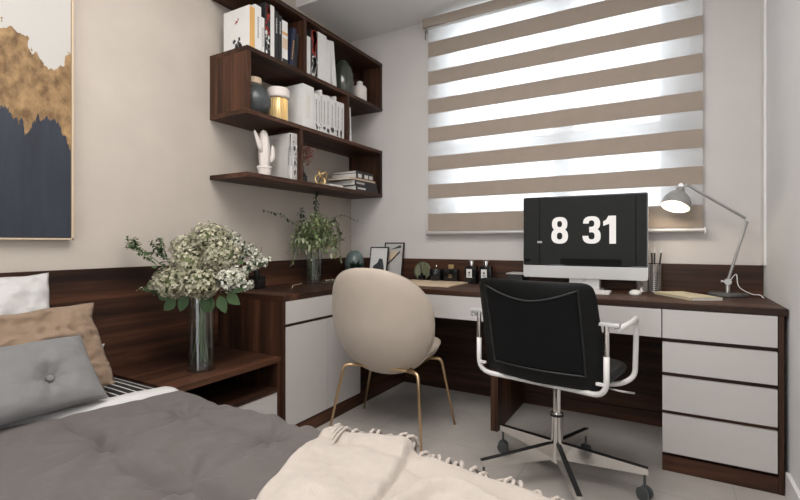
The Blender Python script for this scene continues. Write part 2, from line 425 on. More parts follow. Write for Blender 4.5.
# apron drawers
ap=thing('apron_drawer_unit','row of white drawers hung under the worktop beneath the window','drawers',(1.3,-.3,.6))
B().box(DL+.003,XD-.002,-D+.024,-.2,.597,.7205).done('body','wx',ap)
for a,c_ in ((DL+.003,1.32),(1.323,XD-.003)): B().box(a,c_,-D,-D+.0225,.592,.7195,.001).done('drawer','lacquer',ap)
lp=B().box(1.335,1.375,-D+.03,-.026,0,.5955,.001).done('support_panel','wz'); tag(lp,'upright walnut panel supporting the worktop behind the office chair','panel')
bp=B(); bp.box(DL+.003,XD-.002,-.0245,-.002,0,.59); bp.box(1.377,XD-.002,-.034,-.025,.0,.075); tag(bp.done('back_panel','wx'),'horizontal-grain walnut panel closing the space under the worktop','panel')
# left cabinet
lc=thing('side_cabinet','white cabinet with one drawer over doors in walnut frame, behind beige chair','cabinet',(.25,-.9,0))
B().box(.005,DL,-1.258,-1.240,.0,.7205,.0008).done('side_panel','wz',lc)
c=B(); c.box(.005,DL-.022,-1.239,-.004,.075,.7205); c.box(.005,DL-.004,-1.239,-.004,0,.073); c.done('body','wy',lc)
B().box(DL-.0205,DL,-1.238,-D-.002,.605,.7195,.001).done('drawer','lacquer',lc)
for a,c_ in ((-1.238,-.912),(-.909,-D-.002)): B().box(DL-.0205,DL,a,c_,.078,.588,.001).done('door','lacquer',lc)
# nightstand
ns=thing('nightstand','low walnut bedside shelf unit with open niche and white drawer','nightstand',(.25,-1.52,0))
NY0=-1.850
B().box(.022,.49,NY0,-1.262,.422,.447,.001).done('top','wy',ns)
c=B(); c.box(.022,.488,NY0,NY0+.018,0,.4215); c.box(.022,.488,-1.28,-1.262,0,.4215); c.box(.022,.04,NY0+.018,-1.28,0,.4215)
c.done('side_panel','wz',ns)
B().box(.041,.486,NY0+.019,-1.281,.275,.293).done('shelf','wy',ns)
B().box(.041,.46,NY0+.019,-1.281,.03,.274).done('body','wy',ns)
B().box(.4605,.484,NY0+.02,-1.282,.05,.288,.001).done('drawer','lacquer',ns)

# ------------------------------------------------------------------ wall shelf
SD=.295; SY=-1.302; t=.024
A,Bz,Cz,Dz=2.372,2.036,1.711,1.384   # board top levels
sh=thing('wall_shelf','dark walnut stepped wall shelf with staggered compartments','shelf',(.15,-.65,1.344))
g=.0008
def board(z,name='shelf_board'): B().box(0.001,SD,SY,-.001,z-t,z,.001).done(name,'wy',sh)
for z in (A,Bz,Cz,Dz): board(z)
def div(y,z0,z1,name='divider'): B().box(0.001,SD-.002,y-.013,y+.013,z0+g,z1-t-g,.001).done(name,'wz',sh)
div(-.86,Bz,A); div(-.014,Bz,A,'end_panel')
div(SY+.0135,Cz,Bz,'end_panel'); div(-.43,Cz,Bz)
div(-.892,Dz,Cz); div(-.014,Dz,Cz,'end_panel')

# ------------------------------------------------------------------ books
def book(y0,y1,z,h,depth,cov,label,lean=0,front=.275,marks=(),cat='book',group=None,pages=True,name='book',xface=None):
    """upright book, spine toward the room (+x); lean = tilt about x, radians"""
    th=y1-y0
    r=thing(name,label,cat,(front-depth/2,(y0+y1)/2,z),0,group,local=True)
    hd_=depth/2; c=min(.003,th*.2)
    k=B(); k.box(-hd_,hd_,-th/2,-th/2+c,0,h); k.box(-hd_,hd_,th/2-c,th/2,0,h); k.box(hd_-c,hd_,-th/2+c,th/2-c,0,h)
    ck=k.done('cover',cov,r)
    if pages: B().box(-hd_+.004,hd_-c,-th/2+c,th/2-c,.003,h-.004).done('page_block','paper',r)
    rr_=random.Random(int(abs(y0)*1e4)+int(z*100))
    for mk in marks:
        kind,mm=mk[0],mk[1]
        q=B()
        if kind=='lines':     # rows of illegible spine lettering
            zz=h*mk[2]
            while zz<h*mk[3]:
                l=rr_.uniform(.004,.010); ww=min(th*.32,.008)
                q.box(hd_+.0001,hd_+.0006,-ww/2,ww/2,zz,zz+l*.5); zz+=l
        elif kind=='patch':
            q.box(hd_+.0001,hd_+.0007,-th/2*.96,th/2*.96,h*mk[2],h*mk[3])
        elif kind=='front':    # blob marks on the cover facing the room's near end
            for _ in range(mk[4]):
                cx=mk[2]*depth-hd_+rr_.uniform(-1,1)*mk[5]; cz=mk[3]*h+rr_.uniform(-1,1)*mk[5]
                rx=rr_.uniform(.15,.5)*mk[5]; rz=rr_.uniform(.15,.5)*mk[5]
                pts=[(cx+rx*math.cos(a)*rr_.uniform(.6,1.2),-th/2-.0004,cz+rz*math.sin(a)*rr_.uniform(.6,1.2)) for a in [2*PI*i/8 for i in range(8)]]
                q.face(pts)
        elif kind=='blobs':
            for _ in range(mk[4]):
                cy=rr_.uniform(-.3,.3)*th; cz=h*rr_.uniform(mk[2],mk[3]); s_=th*rr_.uniform(.12,.32)
                pts=[(hd_+.0006,cy+s_*math.cos(a)*rr_.uniform(.5,1.1),cz+s_*1.5*math.sin(a)*rr_.uniform(.6,1.2)) for a in [2*PI*i/8 for i in range(8)]]
                q.face(pts)
        q.done('cover_print',mm,ck)
    if lean: r.rotation_euler=(lean,0,0); r.location.z=z+abs(math.sin(lean))*th/2
    return r
zb=Bz+.0008
G='books on the top shelf'
book(-1.27,-1.235,zb,.225,.200,'bwhite','thick white book with red and black splashes, nearest end of top shelf',marks=[('front','redink',.50,.68,5,.018),('front','ink',.55,.16,14,.03),('patch','orange',.02,.98)],group=G)
book(-1.233,-1.19,zb,.245,.205,'bwhite','tall thick white book second from near end of top shelf',marks=[('lines','ink',.3,.75)],group=G)
book(-1.188,-1.167,zb,.195,.215,'bwhite','short white book beside the red and black one, top shelf',marks=[('lines','ink',.2,.7)],group=G)
book(-1.165,-1.124,zb,.285,.22,'bblack','tall book with red and white pattern on black spine, near half of top shelf',marks=[('blobs','redink',.4,.97,16),('blobs','bwhite',.05,.5,10)],group=G)
book(-1.122,-1.094,zb,.290,.225,'bwhite','tallest plain white book before the black books, top shelf',group=G)
book(-1.09,-1.064,zb,.275,.21,'bblack','black book with white spine lettering next to tallest white book',marks=[('lines','bwhite',.55,.85)],group=G)
book(-1.062,-1.036,zb,.262,.21,'bblack','slightly shorter black book beside the beige patterned spine',marks=[('lines','bwhite',.6,.85)],group=G)
book(-1.033,-.990,zb,.245,.205,'bwhite','book with beige photo band on white spine, top shelf',marks=[('patch','cork',.35,.6),('patch','orange',.68,.74),('patch','bblack',.0,.12)],group=G)
book(-.975,-.945,zb,.235,.2,'bnavy','navy book leaning against the first divider of top shelf',lean=-.13,marks=[('lines','orange',.2,.7)],group=G)
book(-.945,-.915,zb,.215,.2,'bblack','short black book leaning beside the navy one, top shelf',lean=-.10,group=G)
book(-.838,-.794,zb,.235,.2,'bwhite','short white book just past the divider on the top shelf',group=G)
book(-.790,-.728,zb,.29,.215,'bblack','book with red blossoms on black and white spine, far half of top shelf',marks=[('blobs','redink',.45,.97,22),('blobs','bwhite',.05,.42,14)],group=G)
book(-.724,-.640,zb,.300,.225,'bwhite','very thick tall white book in far half of the top shelf',group=G)
book(-.636,-.598,zb,.285,.2,'bwhite','white book between thickest white book and the leaning one',group=G)
book(-.572,-.535,zb,.292,.2,'bwhite','white book leaning back toward the thick books, far half of top shelf',lean=.11,group=G)
# middle row
zc=Cz+.0008
G='white books on the middle shelf'
bx=thing('box_file','large pale grey box file standing beside the gold jar','box file',(.15,-.815,zc))
B().box(.03,.275,-.862,-.762,zc,zc+.262,.002).done('case','bwhite',bx)
B().box(.2752,.276,-.83,-.795,zc+.06,zc+.20).done('spine_label','paper',bx)
for (y0,y1,h,l,lab) in [(-.757,-.722,.232,.22,'white book right beside the box file, middle shelf'),
 (-.719,-.704,.226,.2,'thin white book second after the box file'),
 (-.702,-.684,.268,.2,'thin tall white book rising above its neighbours, nearer of two'),
 (-.680,-.646,.245,.21,'white book with dark dashed title after the nearer tall thin one'),
 (-.643,-.609,.250,.21,'white book fifth from the box file on middle shelf'),
 (-.606,-.560,.238,.21,'thick white book before the farther tall thin one'),
 (-.556,-.538,.268,.2,'thin tall white book rising above its neighbours, farther of two'),
 (-.534,-.502,.240,.21,'white book between the farther tall thin one and the last'),
 (-.499,-.455,.242,.21,'last white book against the divider of the middle shelf')]:
    book(y0,y1,zc,h,l,'bwhite',lab,group=G,marks=[('lines','ink',.25,.85),('blobs','ink',.08,.2,3)])
book(-.400,-.368,zc,.235,.2,'bwhite','lone white book leaning on the far side of the middle divider',lean=.06,marks=[('lines','ink',.2,.7)])
# bottom row
zd=Dz+.0008
book(-1.000,-.978,zd,.262,.2,'bgrey','pale grey book leaning behind the white cactus',lean=-.06,marks=[('lines','ink',.3,.7)],group='books beside the cactus')
book(-.972,-.953,zd,.268,.21,'bwhite','slim white book in the middle of the three beside the cactus',marks=[('lines','ink',.3,.7)],group='books beside the cactus')
book(-.950,-.912,zd,.272,.215,'bgrey','grey marbled book against the lower divider',marks=[('blobs','bwhite',.1,.95,30)],group='books beside the cactus')
# flat stack
G='stacked books on the bottom shelf'
zz=zd
for (y0,y1,x0,x1,h,cv_,lab,pr) in [(-.33,-.05,.06,.285,.034,'bblack','black book at the bottom of the flat stack','bwhite'),
  (-.34,-.06,.06,.282,.038,'bblack','thick black book second from bottom of the flat stack','bgrey'),
  (-.38,-.07,.07,.275,.014,'cork','thin beige book in the middle of the flat stack',None),
  (-.32,-.10,.065,.28,.034,'bblack','dark book with pale photos on its spine, second from top of flat stack','paper'),
  (-.31,-.09,.07,.27,.018,'bblack','thin dark book on top of the flat stack',None)]:
    r=thing('book',lab,'book',((x0+x1)/2,(y0+y1)/2,zz),0,G)
    c=.0025; k=B(); k.box(x0,x1,y0,y1,zz,zz+c); k.box(x0,x1,y0,y1,zz+h-c,zz+h); k.box(x1-c,x1,y0,y1,zz+c,zz+h-c)
    ck=k.done('cover',cv_,r); B().box(x0+.003,x1-c,y0+.002,y1-.002,zz+c,zz+h-c).done('page_block','paper',r)
    if pr:
        q=B()
        if pr=='paper':
            for a in (-.30,-.22,-.16): q.box(x1+.0002,x1+.0008,a,a+.045,zz+.004,zz+h-.004)
        else:
            for i in range(9): q.box(x1+.0002,x1+.0008,y0+.02+i*.011,y0+.028+i*.011,zz+h*.3,zz+h*.65)
        q.done('spine_print',pr,ck)
    zz+=h+.0008
r=thing('book','small white book lying in front of the gold ornament','book',(.2,-.6,zd))
k=B(); k.box(.14,.27,-.60,-.46,zd,zd+.002); k.box(.14,.27,-.60,-.46,zd+.014,zd+.016); k.box(.268,.27,-.60,-.46,zd+.002,zd+.014); k.done('cover','bwhite',r)
B().box(.142,.268,-.598,-.462,zd+.002,zd+.014).done('page_block','paper',r)

# ------------------------------------------------------------------ shelf objects
v=thing('ceramic_vase','round dark grey vase with pale neck in middle row','vase',(.2,-1.17,zc))
B().lathe([(0,0),(.045,0),(.07,.02),(.090,.06),(.093,.09),(.078,.132),(.05,.165),(.034,.176),(0,.176)],(.195,-1.165,zc),28).done('body','darkcer',v,'all')
B().lathe([(.033,.176),(.038,.179),(.040,.205),(.037,.21),(.032,.208),(.031,.178)],(.195,-1.165,zc),24).done('neck','cork',v,True)
j=thing('jar','gold ribbed jar with pale grey lid in the middle row','jar',(.2,-1.03,zc))
n=40; prof=[]
k=B(); k.lathe([(0,0),(.050,0),(.052,.003),(.052,.135),(.05,.138),(0,.138)],(.21,-.998,zc),32); 
for i in range(32):
    a=2*PI*i/32; k.tube([(.21+.052*math.cos(a),-.998+.052*math.sin(a),zc+.004),(.21+.052*math.cos(a),-.998+.052*math.sin(a),zc+.134)],.003,6)
k.done('body','gold',j,True)
B().lathe([(0,.1385),(.058,.1385),(.064,.145),(.064,.185),(.058,.196),(.03,.200),(0,.200)],(.21,-.998,zc),28).done('lid','plaster',j,True)
# tall dark glass vase & white bottle in top row
v=thing('glass_vase','smoky green rounded glass vase at far end of top shelf','vase',(.18,-.31,zb))
B().lathe([(0,0),(.05,0),(.066,.02),(.076,.08),(.078,.14),(.07,.20),(.05,.245),(.038,.262),(.034,.262),(.045,.24),(.06,.2),(.065,.1),(.05,.02),(0,.01)],(.18,-.345,zb),28).done('body','greenglass',v,'all')
v=thing('bottle','white ceramic bottle beside the smoky vase','bottle',(.2,-.16,zb))
B().lathe([(0,0),(.05,0),(.053,.004),(.053,.115),(.045,.13),(.022,.136),(.02,.16),(0,.16)],(.2,-.165,zb),28).done('body','plaster',v,True)
B().lathe([(.0235,.137),(.0235,.162),(.02,.166),(0,.166)],(.2,-.165,zb),20).done('cap','bwhite',v,True)
# cactus
c=thing('cactus_ornament','white ceramic cactus in a small pot on the lowest shelf','ornament',(.2,-1.135,zd))
CY=-1.11; CX=.215
B().lathe([(0,0),(.032,0),(.038,.045),(.042,.047),(.042,.058),(.036,.058),(.034,.05),(0,.05)],(CX,CY,zd),24).done('pot','plaster',c,True)
def ribbed(path,rad,n=24,ribs=8):
    k=B(); pts=smoothpath(path,5); m=len(pts)
    for i,p in enumerate(pts): pass
    rings=[]; d0=None
    for i,p in enumerate(pts):
        d=(pts[min(i+1,m-1)]-pts[max(i-1,0)]).normalized(); a=d.cross(Vector((1,0,0))).normalized(); bb=a.cross(d)
        tt=i/(m-1); R=rad*(math.sin(PI*min(1,.12+.88*tt))**.45 if tt<.999 else .05)
        rings.append([k.bm.verts.new(p+(a*math.cos(q)+bb*math.sin(q))*R*(1+.12*math.cos(ribs*q))) for q in [2*PI*z_/n for z_ in range(n)]])
    for i in range(m-1):
        for z_ in range(n): k.bm.faces.new([rings[i][z_],rings[i][(z_+1)%n],rings[i+1][(z_+1)%n],rings[i+1][z_]])
    k.bm.faces.new(rings[0][::-1]); k.bm.faces.new(rings[-1])
    return k
ribbed([(CX,CY,zd+.045),(CX,CY,zd+.11),(CX,CY-.004,zd+.20),(CX,CY-.006,zd+.262)],.029).done('stem','plaster',c,'all')
ribbed([(CX,CY-.010,zd+.135),(CX+.01,CY-.040,zd+.155),(CX+.01,CY-.058,zd+.195),(CX+.01,CY-.082,zd+.245)],.013,16,6).done('arm','plaster',c,'all')
ribbed([(CX,CY+.010,zd+.085),(CX+.01,CY+.036,zd+.10),(CX+.01,CY+.050,zd+.13),(CX+.01,CY+.052,zd+.185)],.016,16,6).done('arm','plaster',c,'all')
# red flower in dark bottle
v=thing('bud_vase','small black vase with dusty red blossom on the bottom shelf','vase',(.17,-.76,zd))
VX,VY=.16,-.745
B().lathe([(0,0),(.028,0),(.036,.02),(.036,.05),(.014,.085),(.012,.11),(.015,.115)],(VX,VY,zd),20).done('body','blackg',v,'all')
k=B(); rr_=random.Random(3)
ends=[]
for i in range(7):
    e_=(VX+rr_.uniform(-.03,.04),VY+rr_.uniform(-.03,.09),zd+rr_.uniform(.15,.25)); ends.append(e_)
    k.tube(smoothpath([(VX,VY,zd+.10),(VX,VY+.01,zd+.14),e_],4),.0012,5)
sprg=k.done('stems','stem',v)
k=B()
for e_ in ends:
    for _ in range(34):
        p=Vector(e_)+Vector([rr_.gauss(0,.014) for _ in range(3)]); s_=.010
        k.face([p+Vector([rr_.uniform(-s_,s_) for _ in range(3)]) for _ in range(3)])
k.done('blossom','redflower',v)
# gold knot
v=thing('knot_ornament','gold knotted ornament between the bud vase and the flat book stack','ornament',(.17,-.63,zd))
pts=[]
for i in range(90):
    q=2*PI*i/90; r_=.022*(2+math.cos(3*q))/1.0
    pts.append((.20+.020*math.sin(3*q),-.605+r_*.9*math.cos(2*q)*.8,zd+.058+r_*.9*math.sin(2*q)*.95))
zmin=min(p[2] for p in pts); pts=[(p[0],p[1],p[2]-zmin+zd+.0065) for p in pts]
B().tube(pts,.0062,8,closed=True).done('knot','gold',v,'all')
v=None

# ------------------------------------------------------------------ monitor
mo=thing('desktop_computer','slim all-in-one computer showing a flip clock reading 8 31','computer',(1.757,-.2,.75))
SX0,SX1=1.418,2.076; SYF=-.2; ZB,ZC,ZT=.815,.885,1.285
def rrect(x0,x1,z0,z1,r,n=5):
    P=[]
    for cx,cz,a in ((x1-r,z1-r,0),(x0+r,z1-r,PI/2),(x0+r,z0+r,PI),(x1-r,z0+r,1.5*PI)):
        for i in range(n+1): P.append((cx+r*math.cos(a+PI/2*i/n),cz+r*math.sin(a+PI/2*i/n)))
    return P
B().prism(rrect(SX0,SX1,ZB,ZT,.012),'y',SYF,SYF+.028).done('case','alu',mo)
B().prism(rrect(SX0+.001,SX1-.001,ZC,ZT-.001,.008),'y',SYF-.0015,SYF-.0001).done('screen_glass','screen',mo)
sc=B().prism(rrect(SX0+.006,SX1-.006,ZC+.006,ZT-.007,.001),'y',SYF-.0020,SYF-.0016).done('display','panel',mo)
k=B(); k.box(1.512,1.517,SYF-.0026,SYF-.0021,ZC+.007,ZT-.008); k.box(2.016,2.021,SYF-.0026,SYF-.0021,ZC+.007,ZT-.008)
k.prism(rrect(1.63,1.95,ZC+.0072,ZC+.042,.012),'y',SYF-.0026,SYF-.0021)
k.box(1.424,1.46,SYF-.0026,SYF-.0021,ZC+.02,ZC+.038)
k.done('display_dark_bars','barblack',sc)  # black bars and rounded strip laid over the display
k=B(); k.box(1.500,1.528,SYF-.0034,SYF-.0027,1.015,1.027); k.done('display_button','lampgrey',sc)
dg=B(); yd=SYF-.0030
def arc(cx,cz,rx,rz,w,wz,a0,a1,n=20,e=2.5):
    def sp_(a,rx,rz):
        c_,s_=math.cos(a),math.sin(a)
        return (cx+rx*math.copysign(abs(c_)**(2/e),c_),yd,cz+rz*math.copysign(abs(s_)**(2/e),s_))
    for i in range(n):
        a=math.radians(a0+(a1-a0)*i/n); b_=math.radians(a0+(a1-a0)*(i+1)/n)
        dg.face([sp_(a,rx,rz),sp_(b_,rx,rz),sp_(b_,rx-w,rz-wz),sp_(a,rx-w,rz-wz)])
def quad(x0,x1,z0,z1): dg.face([(x0,yd,z0),(x1,yd,z0),(x1,yd,z1),(x0,yd,z1)])
z0,z1=1.012,1.165; hh=z1-z0
def eight(cx,w):
    arc(cx,z0+hh*.285,w/2,hh*.285,.031,.024,0,360,40); arc(cx,z1-hh*.265,w/2*.92,hh*.265,.029,.023,0,360,40)
def three(cx,w):
    arc(cx,z0+hh*.285,w/2,hh*.285,.031,.024,-180,88,30); arc(cx,z1-hh*.265,w/2*.94,hh*.265,.030,.023,-88,180,30)
    quad(cx-.012,cx+.004,z0+hh*.285*2-.024,z0+hh*.285*2+.0)
    quad(cx-.012,cx+.004,z1-hh*.53,z1-hh*.53+.022)
def one(x0,x1):
    quad(x1-.033,x1,z0,z1)
    dg.face([(x0,yd,z1-.055),(x1-.033,yd,z1-.044),(x1-.033,yd,z1-.002),(x1-.038,yd,z1),(x1-.048,yd,z1-.02),(x0,yd,z1-.03)])
eight(1.627,.092); dg.done('clock_digit','digit',sc)
dg=B(); three(1.798,.094); dg.done('clock_digit','digit',sc)
dg=B(); one(1.858,1.922); dg.done('clock_digit','digit',sc)
B().tube([(1.757,-.17,.80),(1.757,-.155,.90)],.01,10).done('hinge','alu',mo)
st=B(); st.box(1.66,1.85,-.235,-.055,.7506,.7585,.003); st.prism([(-.175,.7585),(-.09,.7585),(-.085,.7585),(-.15,.92),(-.165,.92)],'x',1.675,1.835)
st.done('stand','alu',mo)
kb=thing('keyboard','slim white keyboard in front of the computer','keyboard',(1.76,-.33,.7508))
B().prism([(-.385,.7508),(-.265,.7508),(-.265,.7625),(-.385,.756)],'x',1.62,1.905).done('base','whitep',kb)
k=B()
for r_ in range(5):
    for c_ in range(14):
        x=1.626+c_*.0197; y=-.380+r_*.0222; z=.7563+(y+.385)/.12*.0065
        k.box(x,x+.0165,y,y+.019,z,z+.0022)
k.done('keys','bwhite',kb)
ms=B().lathe([(0,0),(.030,0),(.031,.006),(.028,.014),(.018,.021),(0,.024)],(0,0,0),24)
for v_ in ms.bm.verts: v_.co=Vector((v_.co.x*.95+2.02,v_.co.y*1.75-.29,v_.co.z+.7508))
tag(ms.done('computer_mouse','whitep',smooth='all'),'rounded white mouse on the worktop right of the keyboard','mouse')
# pen cups
def cup(x,y,h,r,label):
    c_=thing('pen_cup',label,'pen holder',(x,y,.7508))
    B().lathe([(0,0),(r-.001,0),(r-.001,.003),(0,.003)],(x,y,.7508),24).done('base','chrome',c_,True)
    k=B()
    for i in range(14):
        z=.7508+.005+i*(h-.009)/13
        k.tube([(x+r*math.cos(a),y+r*math.sin(a),z) for a in [2*PI*q/24 for q in range(24)]],.0022,6,closed=True)
    for i in range(8):
        a=2*PI*i/8; k.tube([(x+r*math.cos(a),y+r*math.sin(a),.7515),(x+r*math.cos(a),y+r*math.sin(a),.7508+h-.003)],.0014,5)
    k.done('wire_cage','chrome',c_,True)
    return c_
cup(2.102,-.105,.150,.031,'tall silver wire pen cup holding pencils beside the computer')
cup(2.045,-.135,.085,.027,'low silver wire cup half hidden behind the computer corner')
for (dx,dy,tx,ty,lab) in ((-.008,.008,-.012,.012,'left of three black pencils in the wire cup'),(.0,-.010,.002,-.014,'middle black pencil in the wire cup'),(.012,.006,.034,.01,'right black pencil leaning outward in the wire cup')):
    p0=Vector((2.102+dx*.6,-.105+dy,.756)); p1=Vector((2.102+tx*1.1,-.105+ty,.996))
    pc=thing('pencil',lab,'pencil',p0,group='pencils in the wire cup')
    B().tube([p0,p0.lerp(p1,.86)],.0042,6).done('shaft','blackm',pc)
    B().tube([p0.lerp(p1,.86),p1],[.0042,.0012],6).done('tip','bwhite',pc)
# notebook
nb=thing('notebook','pale yellow notebook lying under the desk lamp','notebook',(2.245,-.3,.7508),math.radians(33),local=True)
k=B(); k.box(-.075,.075,-.14,.14,0,.0015); k.box(-.075,.075,-.14,.14,.0125,.014); k.box(-.075,-.0735,-.14,.14,.0015,.0125); k.done('cover','note',nb)
B().box(-.0735,.0745,-.139,.139,.0015,.0125).done('page_block','paper',nb)
# desk lamp
LX,LY=2.425,-.135
lm=thing('desk_lamp','grey jointed desk lamp, lit, at the right end of the worktop','lamp',(LX,LY,.7508))
B().lathe([(0,0),(.082,0),(.085,.004),(.084,.013),(.078,.017),(0,.017)],(LX,LY,.7508),40).done('base','lampbase',lm,True)
k=B(); k.tube([(LX,LY,.767),(LX,LY,.805)],.011,14); k.tube([(LX,LY-.022,.822),(LX,LY+.022,.822)],.016,14); k.tube([(LX-.028,LY,.822),(LX-.01,LY,.822)],.007,10); k.done('joint','chrome',lm,True)
E1=(2.507,-.13,1.132); E2=(2.250,-.16,1.316)
B().tube([(LX,LY,.822),E1],.0065,12).done('lower_arm','lampgrey',lm,True)
B().tube([E1,E2],.0065,12).done('upper_arm','lampgrey',lm,True)
k=B(); k.tube([(E1[0],E1[1]-.014,E1[2]),(E1[0],E1[1]+.014,E1[2])],.011,12); k.done('elbow','chrome',lm,True)
# shade
apex=Vector((2.224,-.165,1.302)); axis=Vector((-.26,-.42,-1)).normalized()
rotm=(-axis).to_track_quat('Z','Y').to_matrix().to_4x4()
Ls_=.118
prof=[(.0,0.0),(.018,-.001),(.021,-.012),(.022,-.026),(.042,-.040),(.058,-.062),(.066,-.085),(.068,-.112),(.066,-.112),(.063,-.085),(.055,-.064),(.04,-.044),(.0,-.036)]
shd=B().lathe(prof,apex,36,rotm).done('lamp_shade','lampgrey',lm,True)
cb=apex+axis*.072
B().lathe([(0,.034),(.016,.032),(.024,.015),(.03,0),(.028,-.018),(.016,-.030),(0,-.034)],cb,20,rotm).done('bulb','bulb',shd,'all')
k=B(); k.tube([E2,apex+Vector((0,0,.004))],.008,10); k.tube([(apex.x,apex.y-.012,apex.z+.012),(apex.x,apex.y+.012,apex.z+.012)],.011,12); k.done('head_joint','chrome',lm,True)
B().tube(smoothpath([(LX+.012,LY,.83),(LX+.035,LY-.005,.86),(LX+.045,LY-.01,.80),(LX+.095,LY-.01,.766),(LX+.125,LY-.03,.765),(LX+.135,LY-.06,.7535)],6),.0022,6).done('cord','whitep',lm,'all')

# ------------------------------------------------------------------ left part of worktop
bd=B().box(.62,1.04,-.45,-.12,.7508,.760,.002); tag(bd.done('cutting_board','cork'),'thin pale birch board lying on the worktop by the beige chair','board')
def pframe(x0,x1,h,y,label,seed):
    r=thing('picture_frame',label,'picture frame',((x0+x1)/2,y,.7508))
    tl=.16
    def tr(b_): 
        for v_ in b_.bm.verts:
            q=Vector((v_.co.x,v_.co.y,v_.co.z)); v_.co=Vector((q.x,y+q.y*math.cos(tl)+(q.z)*math.sin(tl),.7508+.003+q.z*math.cos(tl)-q.y*math.sin(tl)))
        return b_
    w_=.007
    k=B(); k.box(x0,x1,0,.012,0,w_); k.box(x0,x1,0,.012,h-w_,h); k.box(x0,x0+w_,0,.012,w_,h-w_); k.box(x1-w_,x1,0,.012,w_,h-w_); tr(k).done('frame','blackm',r)
    B_=B().box(x0+w_,x1-w_,.004,.008,w_,h-w_); tr(B_).done('print','bwhite' if seed==1 else 'bgrey',r)
    rr=random.Random(seed); k=B()
    if seed==1:
        k.face([(x0+.03,.003,w_+.01),(x1-.02,.003,w_+.01),(x1-.03,.003,h*.4),(x1-.045,.003,h*.62),(x0+.085,.003,h*.64),(x0+.07,.003,h*.5),(x0+.035,.003,h*.4)])
        tr(k).done('print_shape','darkcer',r)
    else:
        k.face([(x0+.02,.003,h*.3),(x1-.03,.003,h*.72),(x1-.03,.003,h*.78),(x0+.02,.003,h*.36)]); k.face([(x0+.05,.003,h*.8),(x1-.02,.003,h*.86),(x1-.03,.003,h*.93)])
        tr(k).done('print_shape','ink',r)
        k=B(); k.face([(x0+.03,.003,h*.45),(x1-.05,.003,h*.62),(x1-.06,.003,h*.78),(x0+.05,.003,h*.7)]); tr(k).done('print_shape','cork',r)
pframe(.245,.402,.235,-.125,'smaller black-framed picture with a dark figure, left of two',1)
pframe(.335,.500,.268,-.0725,'larger black-framed abstract picture, right of two',2)
# teal round plate/vase and dark bowl plant behind beige chair
v=thing('teal_vase','round teal glazed vase in the corner behind the beige chair','vase',(.11,-.16,.7508))
B().lathe([(0,0),(.03,0),(.055,.03),(.073,.09),(.073,.13),(.055,.18),(.03,.205),(.022,.207),(.022,.2),(.04,.18),(.06,.12),(.04,.04),(0,.02)],(.135,-.14,.7508),28).done('body','teal',v,'all')
v=thing('potted_plant','low dark green plant in a black bowl in front of the teal vase','plant',(.2,-.2,.7508))
B().lathe([(0,0),(.03,0),(.045,.03),(.05,.055),(.046,.055),(.04,.035),(0,.03)],(.215,-.235,.7508),24).done('bowl','blackg',v,'all')
k=B(); rr_=random.Random(11)
def leafpts(bm,p,d,L,w,up=Vector((0,0,1)),bend=.2,fold=.15):
    d=d.normalized(); s_=d.cross(up)
    if s_.length<1e-4: s_=d.orthogonal()
    s_.normalize(); n_=s_.cross(d)
    pr=[(0,0),(.25,.8),(.5,1),(.8,.6),(1,0)]
    mid=[bm.verts.new(p+d*L*a+n_*(-bend*L*a*a)) for a,_ in pr]
    lf=[bm.verts.new(p+d*L*a+s_*w*c_/2+n_*(-bend*L*a*a+fold*w*c_)) for a,c_ in pr[1:-1]]
    rt=[bm.verts.new(p+d*L*a-s_*w*c_/2+n_*(-bend*L*a*a+fold*w*c_)) for a,c_ in pr[1:-1]]
    bm.faces.new([mid[0],mid[1],lf[0]]); bm.faces.new([mid[0],rt[0],mid[1]])
    for i in range(2):
        bm.faces.new([mid[i+1],mid[i+2],lf[i+1],lf[i]]); bm.faces.new([mid[i+1],rt[i],rt[i+1],mid[i+2]])
    bm.faces.new([mid[3],mid[4],lf[2]]); bm.faces.new([mid[3],rt[2],mid[4]])
for i in range(46):
    a=rr_.uniform(0,2*PI); el=rr_.uniform(.2,1.4); d=Vector((math.cos(a)*math.cos(el),math.sin(a)*math.cos(el),math.sin(el)))
    leafpts(k.bm,Vector((.215,-.235,.80))+d*.012,d,rr_.uniform(.05,.095),rr_.uniform(.02,.032))
k.done('foliage','leafd',v,'all')
# dark accessories near the wall
v=thing('decorative_plate','small round olive green plate propped behind a black diffuser','plate',(.72,-.05,.7508))
pm=Matrix.Rotation(math.radians(-80),4,'X')
B().lathe([(0,0),(.03,.0),(.052,.006),(.064,.012),(.064,.016),(.05,.010),(0,.004)],(.665,-.045,.815),32,Matrix.Rotation(math.radians(78),4,'X')).done('dish',plain('olive glaze',(.16,.17,.10),.3,var=.2),v,'all')
def diffuser(x,y,s,label,nre,hh=.15):
    v=thing('reed_diffuser',label,'diffuser',(x,y,.7508 if s<2 else .7508))
    k=B(); k.box(x-.026*s,x+.026*s,y-.026*s,y+.026*s,.7508,.7508+.055*s,.004); k.lathe([(.012*s,.055*s),(.012*s,.075*s),(.009*s,.076*s)],(x,y,.7508),16); k.done('bottle','blackg',v,True)
    rr=random.Random(nre)
    for i in range(nre):
        B().tube([(x,y,.7508+.06*s),(x+rr.uniform(-.025,.03),y+rr.uniform(-.02,.02),.7508+.06*s+hh)],.0016,5).done('reed','blackm',v)
diffuser(.690,-.115,.75,'small black reed diffuser in front of the olive plate',4,.10)
diffuser(.085,-1.045,1.35,'large black square reed diffuser at the end of the worktop',4,.16)
v=thing('candle_holder','black cylindrical candle pot with a small silver knob','candle',(.86,-.1,.7508))
B().lathe([(0,0),(.046,0),(.048,.003),(.048,.083),(.046,.087),(0,.088)],(.795,-.1,.7508),28).done('pot','blackg',v,True)
B().lathe([(0,.088),(.004,.089),(.006,.105),(.003,.114),(0,.115)],(.795,-.1,.7508),12).done('knob','steel',v,'all')
